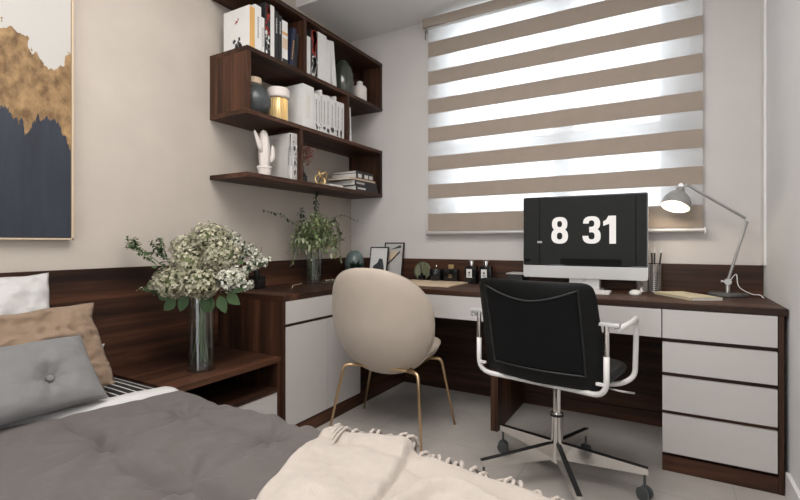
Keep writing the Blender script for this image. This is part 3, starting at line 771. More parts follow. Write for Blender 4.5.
v=thing('perfume_bottle','wide black perfume bottle with gold cap and gold emblem','perfume bottle',(.93,-.1,.7508))
B().box(.862,.958,-.13,-.085,.7508,.842,.008).done('bottle','blackg',v,True)
B().box(.891,.928,-.118,-.097,.842,.870,.002).done('cap','gold',v)
k=B()
for z,w_ in ((.792,.016),(.802,.010),(.782,.012)): k.box(.910-w_,.910+w_,-.1308,-.1302,z,z+.0035)
k.done('emblem','gold',v)
for x0,lab in ((1.018,'left of two square black bottles with white label'),(1.118,'right of two square black bottles with white label')):
    v=thing('square_bottle',lab,'bottle',(x0+.036,-.11,.7508),group='square black bottles with white labels')
    B().box(x0,x0+.074,-.14,-.085,.7508,.866,.003).done('bottle','blackg',v,True)
    B().lathe([(.009,.865-.7508),(.009,.875-.7508),(.019,.876-.7508),(.019,.898-.7508),(.017,.900-.7508),(0,.900-.7508)],(x0+.037,-.113,.7508),20).done('stopper','steel',v,True)
    lb=B().box(x0+.012,x0+.050,-.1412,-.1402,.790,.846).done('label','bwhite',v)
    k=B(); k.lathe([(0,0),(.007,0),(.007,.0005),(0,.0005)],(x0+.031,-.1414,.822),12,Matrix.Rotation(PI/2,4,'X')); k.box(x0+.020,x0+.042,-.1418,-.1413,.806,.809); k.box(x0+.023,x0+.039,-.1418,-.1413,.799,.802); k.done('label_print','ink',lb)
v=thing('storage_box','low black box with a pale lid left of the computer','box',(1.33,-.1,.7508))
B().box(1.31,1.40,-.16,-.04,.7508,.823,.002).done('body','blackm',v)
B().box(1.302,1.408,-.168,-.032,.8232,.831,.002).done('lid','bgrey',v)

# ------------------------------------------------------------------ egg chair
def se(a,e):
    c_,s_=math.cos(a),math.sin(a)
    return math.copysign(abs(c_)**(2/e),c_),math.copysign(abs(s_)**(2/e),s_)
eg=thing('shell_chair','beige upholstered rounded shell chair on thin brass legs','chair',(.863,-.80,0),math.radians(5),local=True)
def backshell(u,v):
    a=2*PI*u; cx,sz=se(a,2.35)
    # v 0..1: back surface centre -> rim ; then 1..: inner
    s_=1-abs(1-2*v); s_=math.sin(s_*PI/2)
    X=cx*s_; Z=sz*s_
    rx=.302*(1+.02*Z-.05*Z*Z*(Z<0)); x=X*rx; z=Z*.286
    th=(1-min(1,(X*X+Z*Z)**1.0)**3)
    side=-1 if v<.5 else 1
    y=side*.030*math.sqrt(max(0,th)) + 1.5*x*x*(1) + (.10*max(0,-Z)**2.2 if True else 0) - .05*Z
    return Vector((x-.016,y-.235,z+.608))
k=B(); k.grid(backshell,56,28,wrapu=True); k.done('backrest','egg',eg,'all')
def seatpad(u,v):
    a=2*PI*u; cx,sy=se(a,2.4); s_=1-abs(1-2*v); s_=math.sin(s_*PI/2)
    X=cx*s_;Y=sy*s_; x=X*.245; y=Y*.215
    th=math.sqrt(max(0,1-min(1,X*X+Y*Y)**2.5))
    side=-1 if v<.5 else 1
    z=.43+side*(.056 if side<0 else .03)*th+.35*x*x+.04*max(0,Y)-.02*max(0,-Y)
    return Vector((x-.008,y+.065,z))
k=B(); k.grid(seatpad,56,28,wrapu=True); k.done('seat','egg',eg,'all')
k=B()
for a,c_ in (((-.16,-.13),(.16,-.13)),((-.16,.17),(.16,.17)),((-.15,-.13),(-.15,.17)),((.15,-.13),(.15,.17))):
    k.tube([(a[0],a[1],.366),(c_[0],c_[1],.366)],.008,8)
k.done('under_frame','brass',eg)
for sx,sy in ((-1,-1),(1,-1),(-1,1),(1,1)):
    fy=-.225 if sy<0 else .20; fx=.265 if sy<0 else .290
    top=(sx*.15,-.13 if sy<0 else .17,.366)
    kx=(sx*.215,top[1]+sy*.02,.366); ft=(sx*fx,fy,.004)
    path=fillet([top,kx,ft],.035,6); m_=len(path)
    k=B(); k.tube(path,[.0095]*(m_-1)+[.0055],10)
    lg=k.done('leg','brass',eg,'all')
    B().lathe([(0,0),(.008,0),(.008,.006),(0,.006)],ft[:2]+(0,),12).done('foot_cap','brass',lg)

# ------------------------------------------------------------------ office chair
oc=thing('office_chair','black mesh-back office chair with white tube arms on steel star base','chair',(1.745,-.87,0),math.radians(-10.7),local=True)
HB=.115
for i,adeg in enumerate((8,80,152,224,296)):
    a=math.radians(adeg+10.7-2); dx,dy=math.cos(a),math.sin(a); R_=.352
    def P(r,w,z): return (dx*r-dy*w,dy*r+dx*w,z)
    k=B(); k.prism([(0,0)]*0 or [(-1,0),(1,0),(1,1),(-1,1)],'z',0,1) if False else None
    k=B(); bm=k.bm
    def sect(r,w,zt,zb_): return [bm.verts.new(P(r,-w,zb_)),bm.verts.new(P(r,w,zb_)),bm.verts.new(P(r,w,zt)),bm.verts.new(P(r,-w,zt))]
    S=[sect(.018,.010,.145,.075),sect(.05,.010,.142,.075),sect(R_,.009,.100,.075)]
    for q in range(2):
        for e_ in range(4): bm.faces.new([S[q][e_],S[q][(e_+1)%4],S[q+1][(e_+1)%4],S[q+1][e_]])
    bm.faces.new(S[0]); bm.faces.new(S[-1][::-1])
    lg=k.done('base_leg','steel',oc)
    k=B(); bm=k.bm
    S=[sect(.03,.0095,.1475,.1455),sect(R_,.0085,.1025,.1005)]
    S=[[*sect(.03,.011,.1478,.1448)],[*sect(R_+.001,.010,.1034,.1004)]]
    for e_ in range(4): bm.faces.new([S[0][e_],S[0][(e_+1)%4],S[1][(e_+1)%4],S[1][e_]])
    bm.faces.new(S[0]); bm.faces.new(S[1][::-1]); k.done('leg_strip','blackm',lg)
    cx,cy=dx*(R_-.012),dy*(R_-.012)
    k=B(); k.tube([(cx,cy,.05),(cx,cy,.074)],.0055,8); k.tube([(cx,cy,.050),(cx,cy,.052)],.011,10)
    wa=a+.9+i*.7; wx,wy=math.cos(wa),math.sin(wa)
    for s_ in (-1,1):
        q=Vector((cx+wx*s_*.013,cy+wy*s_*.013,.027)); ax=Vector((wx,wy,0))
        rm=ax.to_track_quat('Z','Y').to_matrix().to_4x4()
        k.lathe([(0,-.008),(.019,-.008),(.0265,-.006),(.0265,.006),(.019,.008),(0,.008)],q,24,rm)
    k.lathe([(.0,-.006),(.016,-.006),(.016,.006),(0,.006)],(cx,cy,.030),16,Vector((wx,wy,0)).to_track_quat('Z','Y').to_matrix().to_4x4())
    k.box(cx-.010,cx+.010,cy-.008,cy+.008,.03,.055,.003)
    cst=k.done('caster','darkcer',lg,True)
B().lathe([(0,.062),(.026,.062),(.028,.07),(.026,.15),(.0255,.265),(.027,.267),(.027,.275),(0,.275)],(0,0,0),28).done('column','steel',oc,True)
k=B(); k.lathe([(.0285,.262),(.0285,.272),(0,.2755)],(0,0,0),28); k.done('column_collar','blackm',oc,True)
B().lathe([(0,.276),(.017,.276),(.017,.405),(.034,.412),(.042,.43),(0,.43)],(0,0,0),24).done('gas_lift','steel',oc,True)
k=B(); k.box(-.09,.09,-.09,.10,.431,.447,.004); k.done('seat_plate','blackm',oc)
# tubular frame : one tube each side joined by rear cross bar
def mir(p,s): return (p[0]*s,p[1],p[2])
HW=.268
for s_ in (-1,1):
    path=fillet([mir((.0,-.150,.435),s_),mir((.12,-.155,.438),s_),mir((HW,-.205,.452),s_),mir((HW,-.205,.60),s_)],.06,6)
    B().tube(path,.0105,12).done('rear_tube','whitem',oc,'all')
    B().tube([mir((HW,-.205,.60),s_),mir((HW,-.205,.712),s_)],.0095,12).done('armrest_post','steel',oc,True)
    path=fillet([mir((HW+.035,-.205,.700),s_),mir((HW+.03,.03,.702),s_),mir((HW+.022,.118,.706),s_),mir((HW+.018,.135,.670),s_),mir((HW+.012,.135,.455),s_),mir((HW-.03,.09,.425),s_),mir((HW-.12,.02,.425),s_)],.04,6)
    B().tube(path,.0105,12).done('front_tube','whitem',oc,'all')
    k=B(); k.box(s_*(HW+.002)-.045,s_*(HW+.002)+.045,-.218,-.192,.712,.726,.004); k.done('armrest_pad','alu',oc,True)
    B().box(min(s_*.232,s_*(HW-.004)),max(s_*.232,s_*(HW-.004)),-.214,-.202,.49,.501,.002).done('back_bracket','whitem',oc)
# seat
def slab(hw,y0,y1,z0,z1,e=6,bulge=.01):
    def f(u,v):
        a=2*PI*u; cx,sy=se(a,e); s_=1-abs(1-2*v); s_=math.sin(s_*PI/2)**.8
        X=cx*s_;Y=sy*s_; q=max(abs(cx*s_),abs(sy*s_))
        th=(max(0,1-s_**10))**.5; sd=-1 if v<.5 else 1
        zm=(z0+z1)/2
        return Vector((X*hw,(y0+y1)/2+Y*(y1-y0)/2,zm+sd*(z1-z0)/2*th+(bulge*(1-X*X)*0)))
    return f
k=B(); k.grid(slab(.243,-.19,.245,.447,.503),64,28,wrapu=True); k.done('seat','leather',oc,'all')
# backrest
def bpt(x,z,off=0):      # surface of backrest: local x, height z; off<0 is toward the rear
    zz=(z-.45)/.42
    y=-.205-.075*zz-.03*zz*zz+1.0*x*x*.9
    return Vector((x,y+off,z))
def hwid(z): zz=(z-.45)/.42; return .252-.012*zz+.006*math.sin(PI*zz)
def outl(n=80,ins=0):
    P=[]
    for i in range(n):
        a=2*PI*i/n; cx,sz=se(a,7)
        z=.66+sz*(.205-ins)
        P.append((cx*(hwid(z)-ins),z))
    return P
def bk(u,v):
    a=2*PI*u; cx,sz=se(a,14); s_=1-abs(1-2*v); s_=min(1,s_*1.12) if s_<.9 else 1
    s_=math.sin((1-abs(1-2*v))*PI/2)
    z=.662+sz*s_*.210; x=cx*s_*hwid(z)
    m_=max(abs(cx),abs(sz))*s_
    th=math.sqrt(max(0,1-s_**8)); sd=-1 if v<.5 else 1
    return bpt(x,z,sd*.016*th)
k=B(); k.grid(bk,88,36,wrapu=True); bkr=k.done('backrest','leather',oc,'all')
# recessed mesh field with curved upper edge, and its raised piping
def topz(x): return .792+.055*(abs(x)/.2)**1.7
def meshf(u,v):
    x=(u*2-1)*(.192); z0_=.512; z=z0_+(topz(x)-z0_)*v
    x2=x*(1.0-.0*(v))
    return bpt(x2,z,-.0175)
B().grid(meshf,30,20).done('mesh_panel','mesh',bkr,'all',sol=.001)
path=[bpt(-.192+.384*i/24,topz(-.192+.384*i/24),-.0175) for i in range(25)]+[bpt(.192,topz(.192)-(topz(.192)-.512)*i/12,-.0175) for i in range(1,13)]+[bpt(.192-.384*i/24,.512,-.0175) for i in range(1,25)]+[bpt(-.192,.512+(topz(.192)-.512)*i/12,-.0175) for i in range(1,12)]
B().tube(path,.0042,8,closed=True).done('piping','blackm',bkr,'all')
B().tube(fillet([(.12,.02,.44),(.24,.02,.415),(.30,.05,.41)],.03),.0045,8).done('height_lever','chrome',oc,'all')

seen=set()
for o in oc.children_recursive:
    me=o.data
    if me.name in seen: continue
    seen.add(me.name); cast=o.name.startswith('caster')
    for v_ in me.vertices:
        c_=v_.co; lift=.0296
        if cast: z=c_.z+(.0296-.029*c_.z if c_.z>.06 else 0)
        else: z=.971*c_.z+lift
        v_.co=Vector((c_.x*.971,c_.y*.971,z))
oc.location=(1.757,-.931,0)

# ------------------------------------------------------------------ bed
ZBED=.468
BY=-1.885    # silhouette line of the side
bf=thing('bed','bed standing against the walnut headboard, hidden beneath its bedding','bed',(1.05,-2.9,0))
B().box(.024,2.10,-3.80,-2.06,.06,.22,.01).done('base','greyp',bf)
k=B()
for x in (.12,2.0):
    for y in (-3.7,-2.12): B().box(x-.03,x+.03,y-.03,y+.03,0,.06).done('leg','blackm',bf)
mt=B().box(.024,2.08,-3.78,-2.04,.2215,.385,.03); tag(mt.done('mattress','wlinen',smooth=True),'thick mattress under the striped and grey bedding','mattress')
k=None
def nz(x,y,s,a=0): return noise.noise(Vector((x*s,y*s,a)))
def edge_drop(q,zt,z_low,r=.045):
    """arc-length style profile: q = distance past the flat; returns (dy, z)"""
    L=r*PI/2
    if q<=0: return 0,zt
    if q<L:
        a=q/r; return r*math.sin(a),zt-r*(1-math.cos(a))
    return r,max(z_low,zt-r-(q-L))
def duvet_z(x,y):
    z=ZBED
    s1=-2.26+.03*math.sin(x*4)+.012*math.sin(x*11); s2=-2.00+.02*math.sin(x*5+1)
    for s_,dep,w_ in ((s1,.016,.050),(s1,.024,.016),(s2,.008,.05),(s2,.014,.014),(-2.56+.02*math.sin(x*4),.03,.04),(-2.9,.03,.04)):
        z-=dep*math.exp(-((y-s_)/w_)**2)*(.65+.5*nz(x,0,5,3))
    for xs,dep in ((.80,.010),(1.17,.013),(1.60,.010)):
        xx=xs+.03*math.sin(y*7)
        z-=dep*math.exp(-((x-xs)/.035)**2)
    z+=.009*nz(x,y,4,1)-.010*abs(nz(x*1.1+y*.5,y*.35-x*.2,9,2))-.006*abs(nz(x*.5-y*1.2,x*.9+y*.3,11,12))+.0035*abs(nz(x*.6+y*.5,y-x*.3,24,5))
    # diagonal pull wrinkles out of the tufts
    for (tx,ty) in ((.80,-2.26),(1.17,-2.26),(.8,-2.0),(1.17,-2.0)):
        dx,dy=x-tx,y-ty; d=math.hypot(dx,dy)+1e-4; an=math.atan2(dy,dx)
        z+=.009*math.sin(an*9+tx*5)*math.exp(-d/.13)*min(1,d/.03)-.010*math.exp(-(d/.04)**2)
    return z
def YSx(x): return -1.90-.02*max(0,min(1,(x-.9)/.5))-.07*max(0,(x-1.4)/.6)**1.15
YS=-1.90
def duvet(u,v):
    q=(v*(1.95+.28))-1.95      # distance: negative on top
    y0=-1.90+min(q,0)
    xs=.585-.25*max(0,min(.8,(-1.86-y0)))
    x=xs+(2.16-xs)*u
    y=YSx(x)+min(q,0)
    roll=max(0,1-(x-xs)/.03)
    dy,z=edge_drop(q,ZBED+.010+(duvet_z(x,y)-ZBED-.010)*min(1,.15+(x-xs)/.14),.24)
    wob=.006*nz(x,0,9,7) if q>0 else 0
    z-=.022*roll**2
    return Vector((x,y+dy+wob,z))
k=B(); k.grid(duvet,230,250); tag(k.done('duvet','duvet',smooth='all',sol=.004,offs=-1),'warm grey quilted duvet spread over the bed','duvet')
# white sheet folded back
def sheet(u,v):
    q=(v*(1.95+.26))-1.95; y=YS-.004+min(q,0)
    xs=.585-.25*max(0,min(.8,(-1.86-y)))
    x0=xs-.085-.03*(1-math.exp(-max(0,-1.9-y)*3))
    x=x0+(xs+.055-x0)*u
    dy,z=edge_drop(q,ZBED-.002+.005*nz(x,y,9,9)+.012*math.sin(PI*min(1,u*1.2))-.03*max(0,(u-.55)/.45),.26)
    return Vector((x,y+dy,z))
k=B(); k.grid(sheet,20,150); tag(k.done('bed_sheet','wlinen',smooth='all',sol=.003,offs=-1),'white top sheet folded back along the edge of the duvet','sheet')
M['stripes']=stripe_mat('black and white stripes','y',.030,.2,(.55,.53,.5),(.012,.012,.014),.9)
def strp(u,v):
    q=(v*(1.95+.2))-1.95; y=YS+.006+min(q,0); x=.03+.42*u
    dy,z=edge_drop(q,ZBED-.012+.002*nz(x,y,8),.30,.03)
    return Vector((x,y+dy,z))
k=B(); k.grid(strp,12,60); tag(k.done('striped_blanket','stripes',smooth='all',sol=.004,offs=-1),'black blanket with thin white stripes showing beside the pillows','blanket')
# throw
def thr_left(y):  # x of the left edge
    pts=[(-1.80,1.30),(-1.94,1.335),(-2.093,1.375),(-2.232,1.415),(-2.45,1.45),(-2.9,1.5),(-4,1.6)]
    for (a,xa),(b_,xb) in zip(pts,pts[1:]):
        if y>=b_: return xa+(xb-xa)*(a-y)/(a-b_)
    return 1.6
def throw_z(x,y):
    z=duvet_z(x,y)*.5+ZBED*.5+.012-.02*max(0,(x-1.5)/.6)
    # layered fold: left leaf lies on top of the right one
    fx=1.548+(-1.89-y)*.385+.02*math.sin(y*9)
    d=x-fx
    z+=.022/(1+math.exp(d/.004))+.010*math.exp(-(d/.025)**2)*(d<0)
    # thick rounded fold
    c=1.70+.10*math.sin((y+1.93)*6)-.02
    fade=1/(1+math.exp((y+2.02)/.03))
    RP=((1.66,-2.5),(1.685,-2.20),(1.695,-2.12),(1.708,-2.05),(1.742,-2.02),(1.80,-2.03),(1.88,-2.07),(1.98,-2.15),(2.2,-2.2))
    dm=9
    for (ax,ay),(bx,by) in zip(RP,RP[1:]):
        L2=(bx-ax)**2+(by-ay)**2; t_=max(0,min(1,((x-ax)*(bx-ax)+(y-ay)*(by-ay))/L2))
        dm=min(dm,math.hypot(x-ax-t_*(bx-ax),y-ay-t_*(by-ay)))
    z+=.030*math.exp(-(dm/.024)**2)
    z+=.012*nz(x,y,6,21)+.009*nz(x*.8+y*.4,y,14,4)-.012*abs(nz(x*.7-y*.6,y*.8+x*.2,5,31))+.003*nz(x,y,38,8)
    lo=duvet_z(x,y)+.009; d_=z-lo
    return lo+.5*(d_+math.sqrt(d_*d_+.00005))
TQ=.035
def throw(u,v):
    q=v*(1.9+TQ)-1.9; y=YS+.012+min(q,0)
    xl=thr_left(y)+.008*nz(0,y,14,3); x=xl+(2.19-xl)*u; y=YSx(x)+.006-.022*max(0,min(1,(1.55-x)/.12))+min(q,0)
    dy,z=edge_drop(q,throw_z(x,y),.3,.045)
    z-=.014*max(0,1-(x-xl)/.012)
    return Vector((x,y+dy+.01*nz(x,0,6,5),z))
k=B(); k.grid(throw,190,300); tw=k.done('throw_blanket','throw',smooth='all',sol=.006,offs=-1); tag(tw,'cream wool throw with tasselled edge laid across the bed foot','blanket')
off=tw.location.copy()
rr_=random.Random(5)
n_t=40
xl=thr_left(YS+.012)
for i in range(n_t):
    x=xl+.012+(2.16-xl)*i/(n_t-1)*.985
    b0=throw(min(1,(x-xl)/(2.19-xl)),1.0)
    dx=rr_.uniform(-.012,.012); up=rr_.uniform(-.002,.012); L=rr_.uniform(.012,.03)
    path=smoothpath([b0+Vector((0,-.010,.000)),b0+Vector((dx*.3,.004,up*.8+.003)),b0+Vector((dx,.020,up*.9)),b0+Vector((dx*1.4,.031,-L*.3)),b0+Vector((dx*1.6,.033,-L))],4)
    m_=len(path); kk=B(); kk.tube(path,[.0052+.0009*math.sin(q*1.9) for q in range(m_)],7)
    me_=kk.done('tassel','throw',None,'all')
    me_.data.transform(Matrix.Translation(-off)); me_.parent=tw
# a few tassels flopped back over the left corner
for (dx,dy) in ((.02,-.06),(.045,-.09),(.0,-.03)):
    b0=Vector((xl+.03+dx*.5,YS-.015,throw_z(xl+.05,YS-.03)+.004))
    p3=Vector((xl+.045+dx,YS-.03+dy,throw_z(xl+.045+dx,YS-.03+dy)+.004))
    path=smoothpath([b0+Vector((0,.018,-.012)),b0+Vector((0,.008,.003)),b0.lerp(p3,.5)+Vector((0,0,.006)),p3],5)
    kk=B(); kk.tube(path,.0045,7); me_=kk.done('tassel','throw',None,'all'); me_.data.transform(Matrix.Translation(-off)); me_.parent=tw
# pillows
def pillow(name,label,mat,loc,w,h,th,tilt,yaw=0,seed=0,pinch=.06,wr=.006,button=False,cat='pillow',but=(0,0)):
    """w along y, h up the lean; loc = centre"""
    r=thing(name,label,cat,(0,0,0),local=True)
    r.location=loc; r.rotation_euler=(0,0,0)
    Rm=Matrix.Rotation(yaw,4,'Z')@Matrix.Rotation(-tilt,4,'Y')
    k=B()
    def f(sd):
        def g(u,v):
            a=u*2-1; c_=v*2-1
            y=a*w/2*(1-pinch*(1-c_*c_)); z=c_*h/2*(1-pinch*(1-a*a))
            t_=((1-a**4)*(1-c_**4))
            t_=max(0,t_)**.55
            x=sd*th/2*t_
            x+=sd*wr*t_**.5*(nz(a*1.2+seed,c_,2.2,seed)+.6*nz(a+seed,c_*1.3,5,seed+3)-1.1*abs(nz(a*2+c_*1.2+seed,c_-a*.6,3.2,seed+5))-.7*abs(nz(a*1.3-c_*1.7+seed,c_+a*.4,5.5,seed+8)))
            y+=.5*wr*nz(c_*1.5,seed,1.6,2)*abs(a); z+=.5*wr*nz(a*1.5,seed,1.8,6)*abs(c_)
            if button:
                d=math.hypot((y-but[0]),(z-but[1])); an=math.atan2(z-but[1],y-but[0])
                x-=sd*(.034*math.exp(-(d/.035)**2)+.012*math.exp(-d/.09))
                x+=sd*.0045*math.sin(an*7)*math.exp(-d/.07)*min(1,d/.02)
            return Rm@Vector((x,y,z))
        return g
    k.grid(f(1),56,44); k.grid(f(-1),56,44)
    body=k.done('cushion_body',mat,r,'all')
    if button:
        k=B(); k.lathe([(0,.006),(.008,.005),(.013,.0),(.012,-.004),(0,-.005)],(0,0,0),16)
        tx=th/2-.034-.012-.004+.010
        for v_ in k.bm.verts:
            p=Vector(v_.co); v_.co=Rm@Vector((p.z+tx,p.y+but[0],p.x+but[1]))
        k.done('button',mat,r,'all')
    return r
pillow('pillow','large white pillow propped upright against the headboard','wlinen',(.162,-2.40,.690),.62,.45,.11,.38,0,1,wr=.018)
pillow('pillow','white pillow lying low behind the tan cushion, only a corner showing','wlinen',(.10,-2.18,.515),.58,.15,.09,.15,0,9,cat='pillow')
pillow('cushion','rumpled tan linen cushion between the white pillow and grey cushion','tan',(.285,-2.295,.632),.60,.34,.09,.53,.0,4,pinch=.035,wr=.024,cat='cushion')
pillow('cushion','grey cushion with a central tufted button at the front of the pillows','greyp',(.425,-2.335,.590),.47,.265,.10,.75,.0,6,pinch=.03,wr=.0035,button=True,but=(.095,-.02),cat='cushion')

# ------------------------------------------------------------------ flowers: hydrangea bouquet
VX,VY,VZ=.346,-1.61,.4475
gv=thing('flower_vase','tall clear glass cylinder vase standing on the nightstand','vase',(VX,VY,VZ))
B().lathe([(0,0),(.060,0),(.061,.004),(.058,.012),(.058,.330),(.0555,.330),(.055,.020),(0,.016)],(VX,VY,VZ),40).done('glass_cylinder','glass',gv,True)
B().lathe([(0,.017),(.0545,.021),(.0545,.16),(0,.16)],(VX,VY,VZ),32).done('water','water',gv,True)
ca,sa=math.cos(.5246),math.sin(.5246)
def bq(a,d,z): return Vector((VX+a*ca-d*sa,VY+a*sa+d*ca,z))
def floret(bm,p,n_,s,rr):
    n_=n_.normalized(); a=n_.orthogonal().normalized(); b_=n_.cross(a); ro=rr.uniform(0,PI)
    c_=bm.verts.new(p); V=[]
    for i in range(8):
        q=ro+i*PI/4; R_=s*(1.0 if i%2==0 else .5); l=.28*s if i%2==0 else .0
        V.append(bm.verts.new(p+(a*math.cos(q)+b_*math.sin(q))*R_+n_*(l+rr.uniform(-.1,.15)*s)))
    for i in range(8): bm.faces.new([c_,V[i],V[(i+1)%8]])
def flower_stem(a,d,z,r,label,kind,seed,mat='petal'):
    rr=random.Random(seed); c=bq(a,d,z)
    rt=thing('hydrangea_stem',label,'flower',c,group='flowering stems in the tall vase')
    # stem
    mouth=bq(a*.10+rr.uniform(-.012,.012),d*.1,VZ+.33); foot=Vector((VX-(a*ca)*.08+rr.uniform(-.02,.02),VY-(a*sa)*.08+rr.uniform(-.02,.02),VZ+.03))
    k=B(); k.tube(smoothpath([foot,mouth,mouth.lerp(c,.55)+Vector((0,0,.02)),c-(c-mouth).normalized()*r*.6],6),.0021,6); k.done('stem','stem',rt,'all')
    if kind=='head':
        k=B(); nf=int(430*(r/.08)**1.7)
        for i in range(nf):
            dv=Vector([rr.gauss(0,1) for _ in range(3)]).normalized()
            lump=1+.20*noise.noise(dv*3.2+Vector((seed,0,0)))
            p=c+Vector((dv.x,dv.y,dv.z*.82))*r*lump*(rr.uniform(.80,1.03))
            floret(k.bm,p,dv+Vector([rr.gauss(0,.25) for _ in range(3)]),rr.uniform(.009,.0135),rr)
        k.done('flower_head',mat,rt)
        k=B()
        k.lathe([(0,-.72*r*.8),(.5*r*.8,-.5*r*.8),(.78*r*.9,0),(.5*r*.9,.5*r*.8),(0,.66*r*.9)],c,14)
        kk=k.done('flower_core','core',rt,'all')
    else:
        # leafy spray with small blossoms : several side twigs
        k=B(); kl=B(); kf=B()
        dirn=(c-mouth); base=mouth.lerp(c,.45)
        for i in range(7):
            tip=c+Vector([rr.gauss(0,r*.55) for _ in range(3)]); tip.x=max(tip.x,.05)
            st_=base.lerp(c,rr.uniform(.1,.7)); pth=smoothpath([st_,st_.lerp(tip,.5)+Vector((0,0,.01)),tip],5)
            k.tube(pth,.0014,5)
            for p in pth[2:]:
                for _ in range(2):
                    dv=Vector([rr.gauss(0,1) for _ in range(3)]).normalized(); leafpts(kl.bm,p,dv,rr.uniform(.012,.024),rr.uniform(.007,.012))
                if kind=='bloom':
                    for _ in range(5):
                        dv=Vector([rr.gauss(0,1) for _ in range(3)]).normalized(); floret(kf.bm,p+dv*.014,dv,rr.uniform(.006,.009),rr)
                elif rr.random()<.6:
                    for _ in range(2):
                        dv=Vector([rr.gauss(0,1) for _ in range(3)]).normalized(); floret(kf.bm,p+dv*.012,dv,rr.uniform(.004,.007),rr)
        k.done('twig','stem',rt); kl.done('leaf_cluster','leaf',rt); kf.done('blossom','petalw' if kind=='bloom' else 'petal',rt)
S=.00447
def fs(u,v,rp,d,label,kind,seed,mat='petal'):
    flower_stem((u-201)*S,d,1.024-(v-242.5)*S*1.05,rp*S,label,kind,seed,mat)
fs(208,240,20,.02,'cream hydrangea head at the very top of the bouquet','head',21)
fs(183,249,16,.04,'cream hydrangea head upper left of the bouquet, behind the top one','head',22)
fs(223,257,19,-.02,'cream hydrangea head just right of the bouquet centre','head',23)
fs(192,262,17,-.03,'cream hydrangea head left of the bouquet centre','head',24)
fs(180,281,20,-.04,'cream hydrangea head low on the left of the bouquet','head',25)
fs(208,281,19,-.08,'cream hydrangea head low in the middle, facing out above the vase rim','head',26)
fs(236,277,14,-.05,'paler white hydrangea head low on the right of the bouquet','head',27,'petalw')
fs(162,283,12,-.0,'small cream hydrangea head at the lower left edge','head',28)
fs(246,249,10,.05,'white blossom spray at upper right reaching toward the black diffuser','bloom',29)
fs(264,261,8,.02,'small white blossom spray at the far right of the bouquet','bloom',30)
fs(154,247,13,-.0,'leafy spray with pale buds at upper left of the bouquet','spray',31)
fs(131,243,10,-.02,'thin leafy spray at the far left tip of the bouquet','spray',32)
fs(150,290,9,-.02,'small leafy spray at the lower left of the bouquet','spray',33)
fs(228,238,8,.04,'small white blossom spray beside the topmost head','bloom',34)
fs(248,285,9,-.06,'white blossom spray hanging lowest on the right','bloom',35)
lb_=thing('leaf_collar','broad green leaves collared around the rim of the tall vase','leaves',(VX,VY,VZ+.33)); rr_=random.Random(9)
for (u,v,L,dx,dz) in ((190,298,.075,-.2,-.9),(176,302,.07,-.6,-.7),(214,298,.08,.2,-.9),(232,298,.085,.5,-.8),(242,296,.08,.8,-.5),(170,296,.06,-.9,-.4),(222,300,.07,0,-1),(246,288,.07,1,-.3)):
    k=B(); p=bq((u-201)*S*.75,-.06,1.0185-(v-4-242.5)*S); d=Vector((dx*ca,dx*sa-.3,dz))
    leafpts(k.bm,p,d,L,.05,Vector((.5,-.87,.1)),.15,.1); k.done('leaf','leaf',lb_,'all')
for i in range(34):
    k=B(); a=rr_.uniform(-.2,.2); p=bq(a,rr_.uniform(-.10,.03),rr_.uniform(.80,1.0)); d=Vector([rr_.gauss(0,1) for _ in range(3)])
    leafpts(k.bm,p,d,rr_.uniform(.03,.05),.026); k.done('leaf','leaf',lb_,'all')
# ------------------------------------------------------------------ eucalyptus vase
EX,EY,EZ=.135,-.60,.7508
ev=thing('glass_vase','clear glass vase on the worktop below the wall shelf','vase',(EX,EY,EZ))
B().lathe([(0,0),(.054,0),(.055,.004),(.053,.012),(.053,.245),(.0505,.245),(.050,.014),(0,.010)],(EX,EY,EZ),36).done('glass_cylinder','glass',ev,True)
B().lathe([(0,.011),(.0495,.015),(.0495,.10),(0,.10)],(EX,EY,EZ),28).done('water','water',ev,True)
def sprig(end,mid,label,seed,leafm,L=.02,w=.010,dens=2,group=None,name='eucalyptus_sprig',k0=.15,spread=0):
    rr=random.Random(seed); foot=Vector((EX+rr.uniform(-.02,.02),EY+rr.uniform(-.02,.02),EZ+.02)); mouth=Vector((EX+rr.uniform(-.025,.025),EY+rr.uniform(-.025,.025),EZ+.25))
    pth=smoothpath([foot,mouth,Vector(mid),Vector(end)],12)
    r=thing(name,label,'greenery',end,group=group)
    B().tube(pth,.0016,5).done('stem','stem',r,'all')
    k=B(); m_=len(pth)
    for i,p in enumerate(pth):
        if i/m_<.38: continue
        for _ in range(dens):
            dv=Vector([rr.gauss(0,1) for _ in range(3)]); dv.z-=.4; dv.normalize()
            q=p+Vector([rr.gauss(0,spread) for _ in range(3)]) if spread else p
            if q.x<.035: q.x=.035
            if dv.x<0 and q.x<.06: dv.x=-dv.x
            leafpts(k.bm,q,dv,L*rr.uniform(.7,1.3),w*rr.uniform(.7,1.3))
    k.done('leaves',leafm,r)
GE='greenery in the clear vase'
sprig((.15,-.585,1.352),(.14,-.60,1.15),'dark upright sprig rising highest from the clear vase',1,'leafd',.035,.016,2,GE)
sprig((.10,-.70,1.24),(.11,-.63,1.10),'dark sprig leaning slightly left in the clear vase',2,'leafd',.035,.016,2,GE)
sprig((.06,-.98,1.215),(.09,-.80,1.17),'long thin sprig reaching far left along the wall',3,'leafd',.020,.009,1,GE)
sprig((.26,-.22,1.155),(.19,-.42,1.20),'long thin sprig reaching right toward the room corner',4,'leafd',.016,.007,1,GE)
sprig((.10,-.76,.885),(.11,-.72,1.12),'pale drooping sprig hanging lowest on the left',5,'leafl',.024,.008,3,GE)
sprig((.22,-.42,.895),(.20,-.45,1.14),'pale drooping sprig hanging lowest on the right',6,'leafl',.024,.008,3,GE)
sprig((.26,-.46,1.03),(.22,-.50,1.17),'dark arching sprig over the right side of the vase',7,'leafd',.03,.013,2,GE)
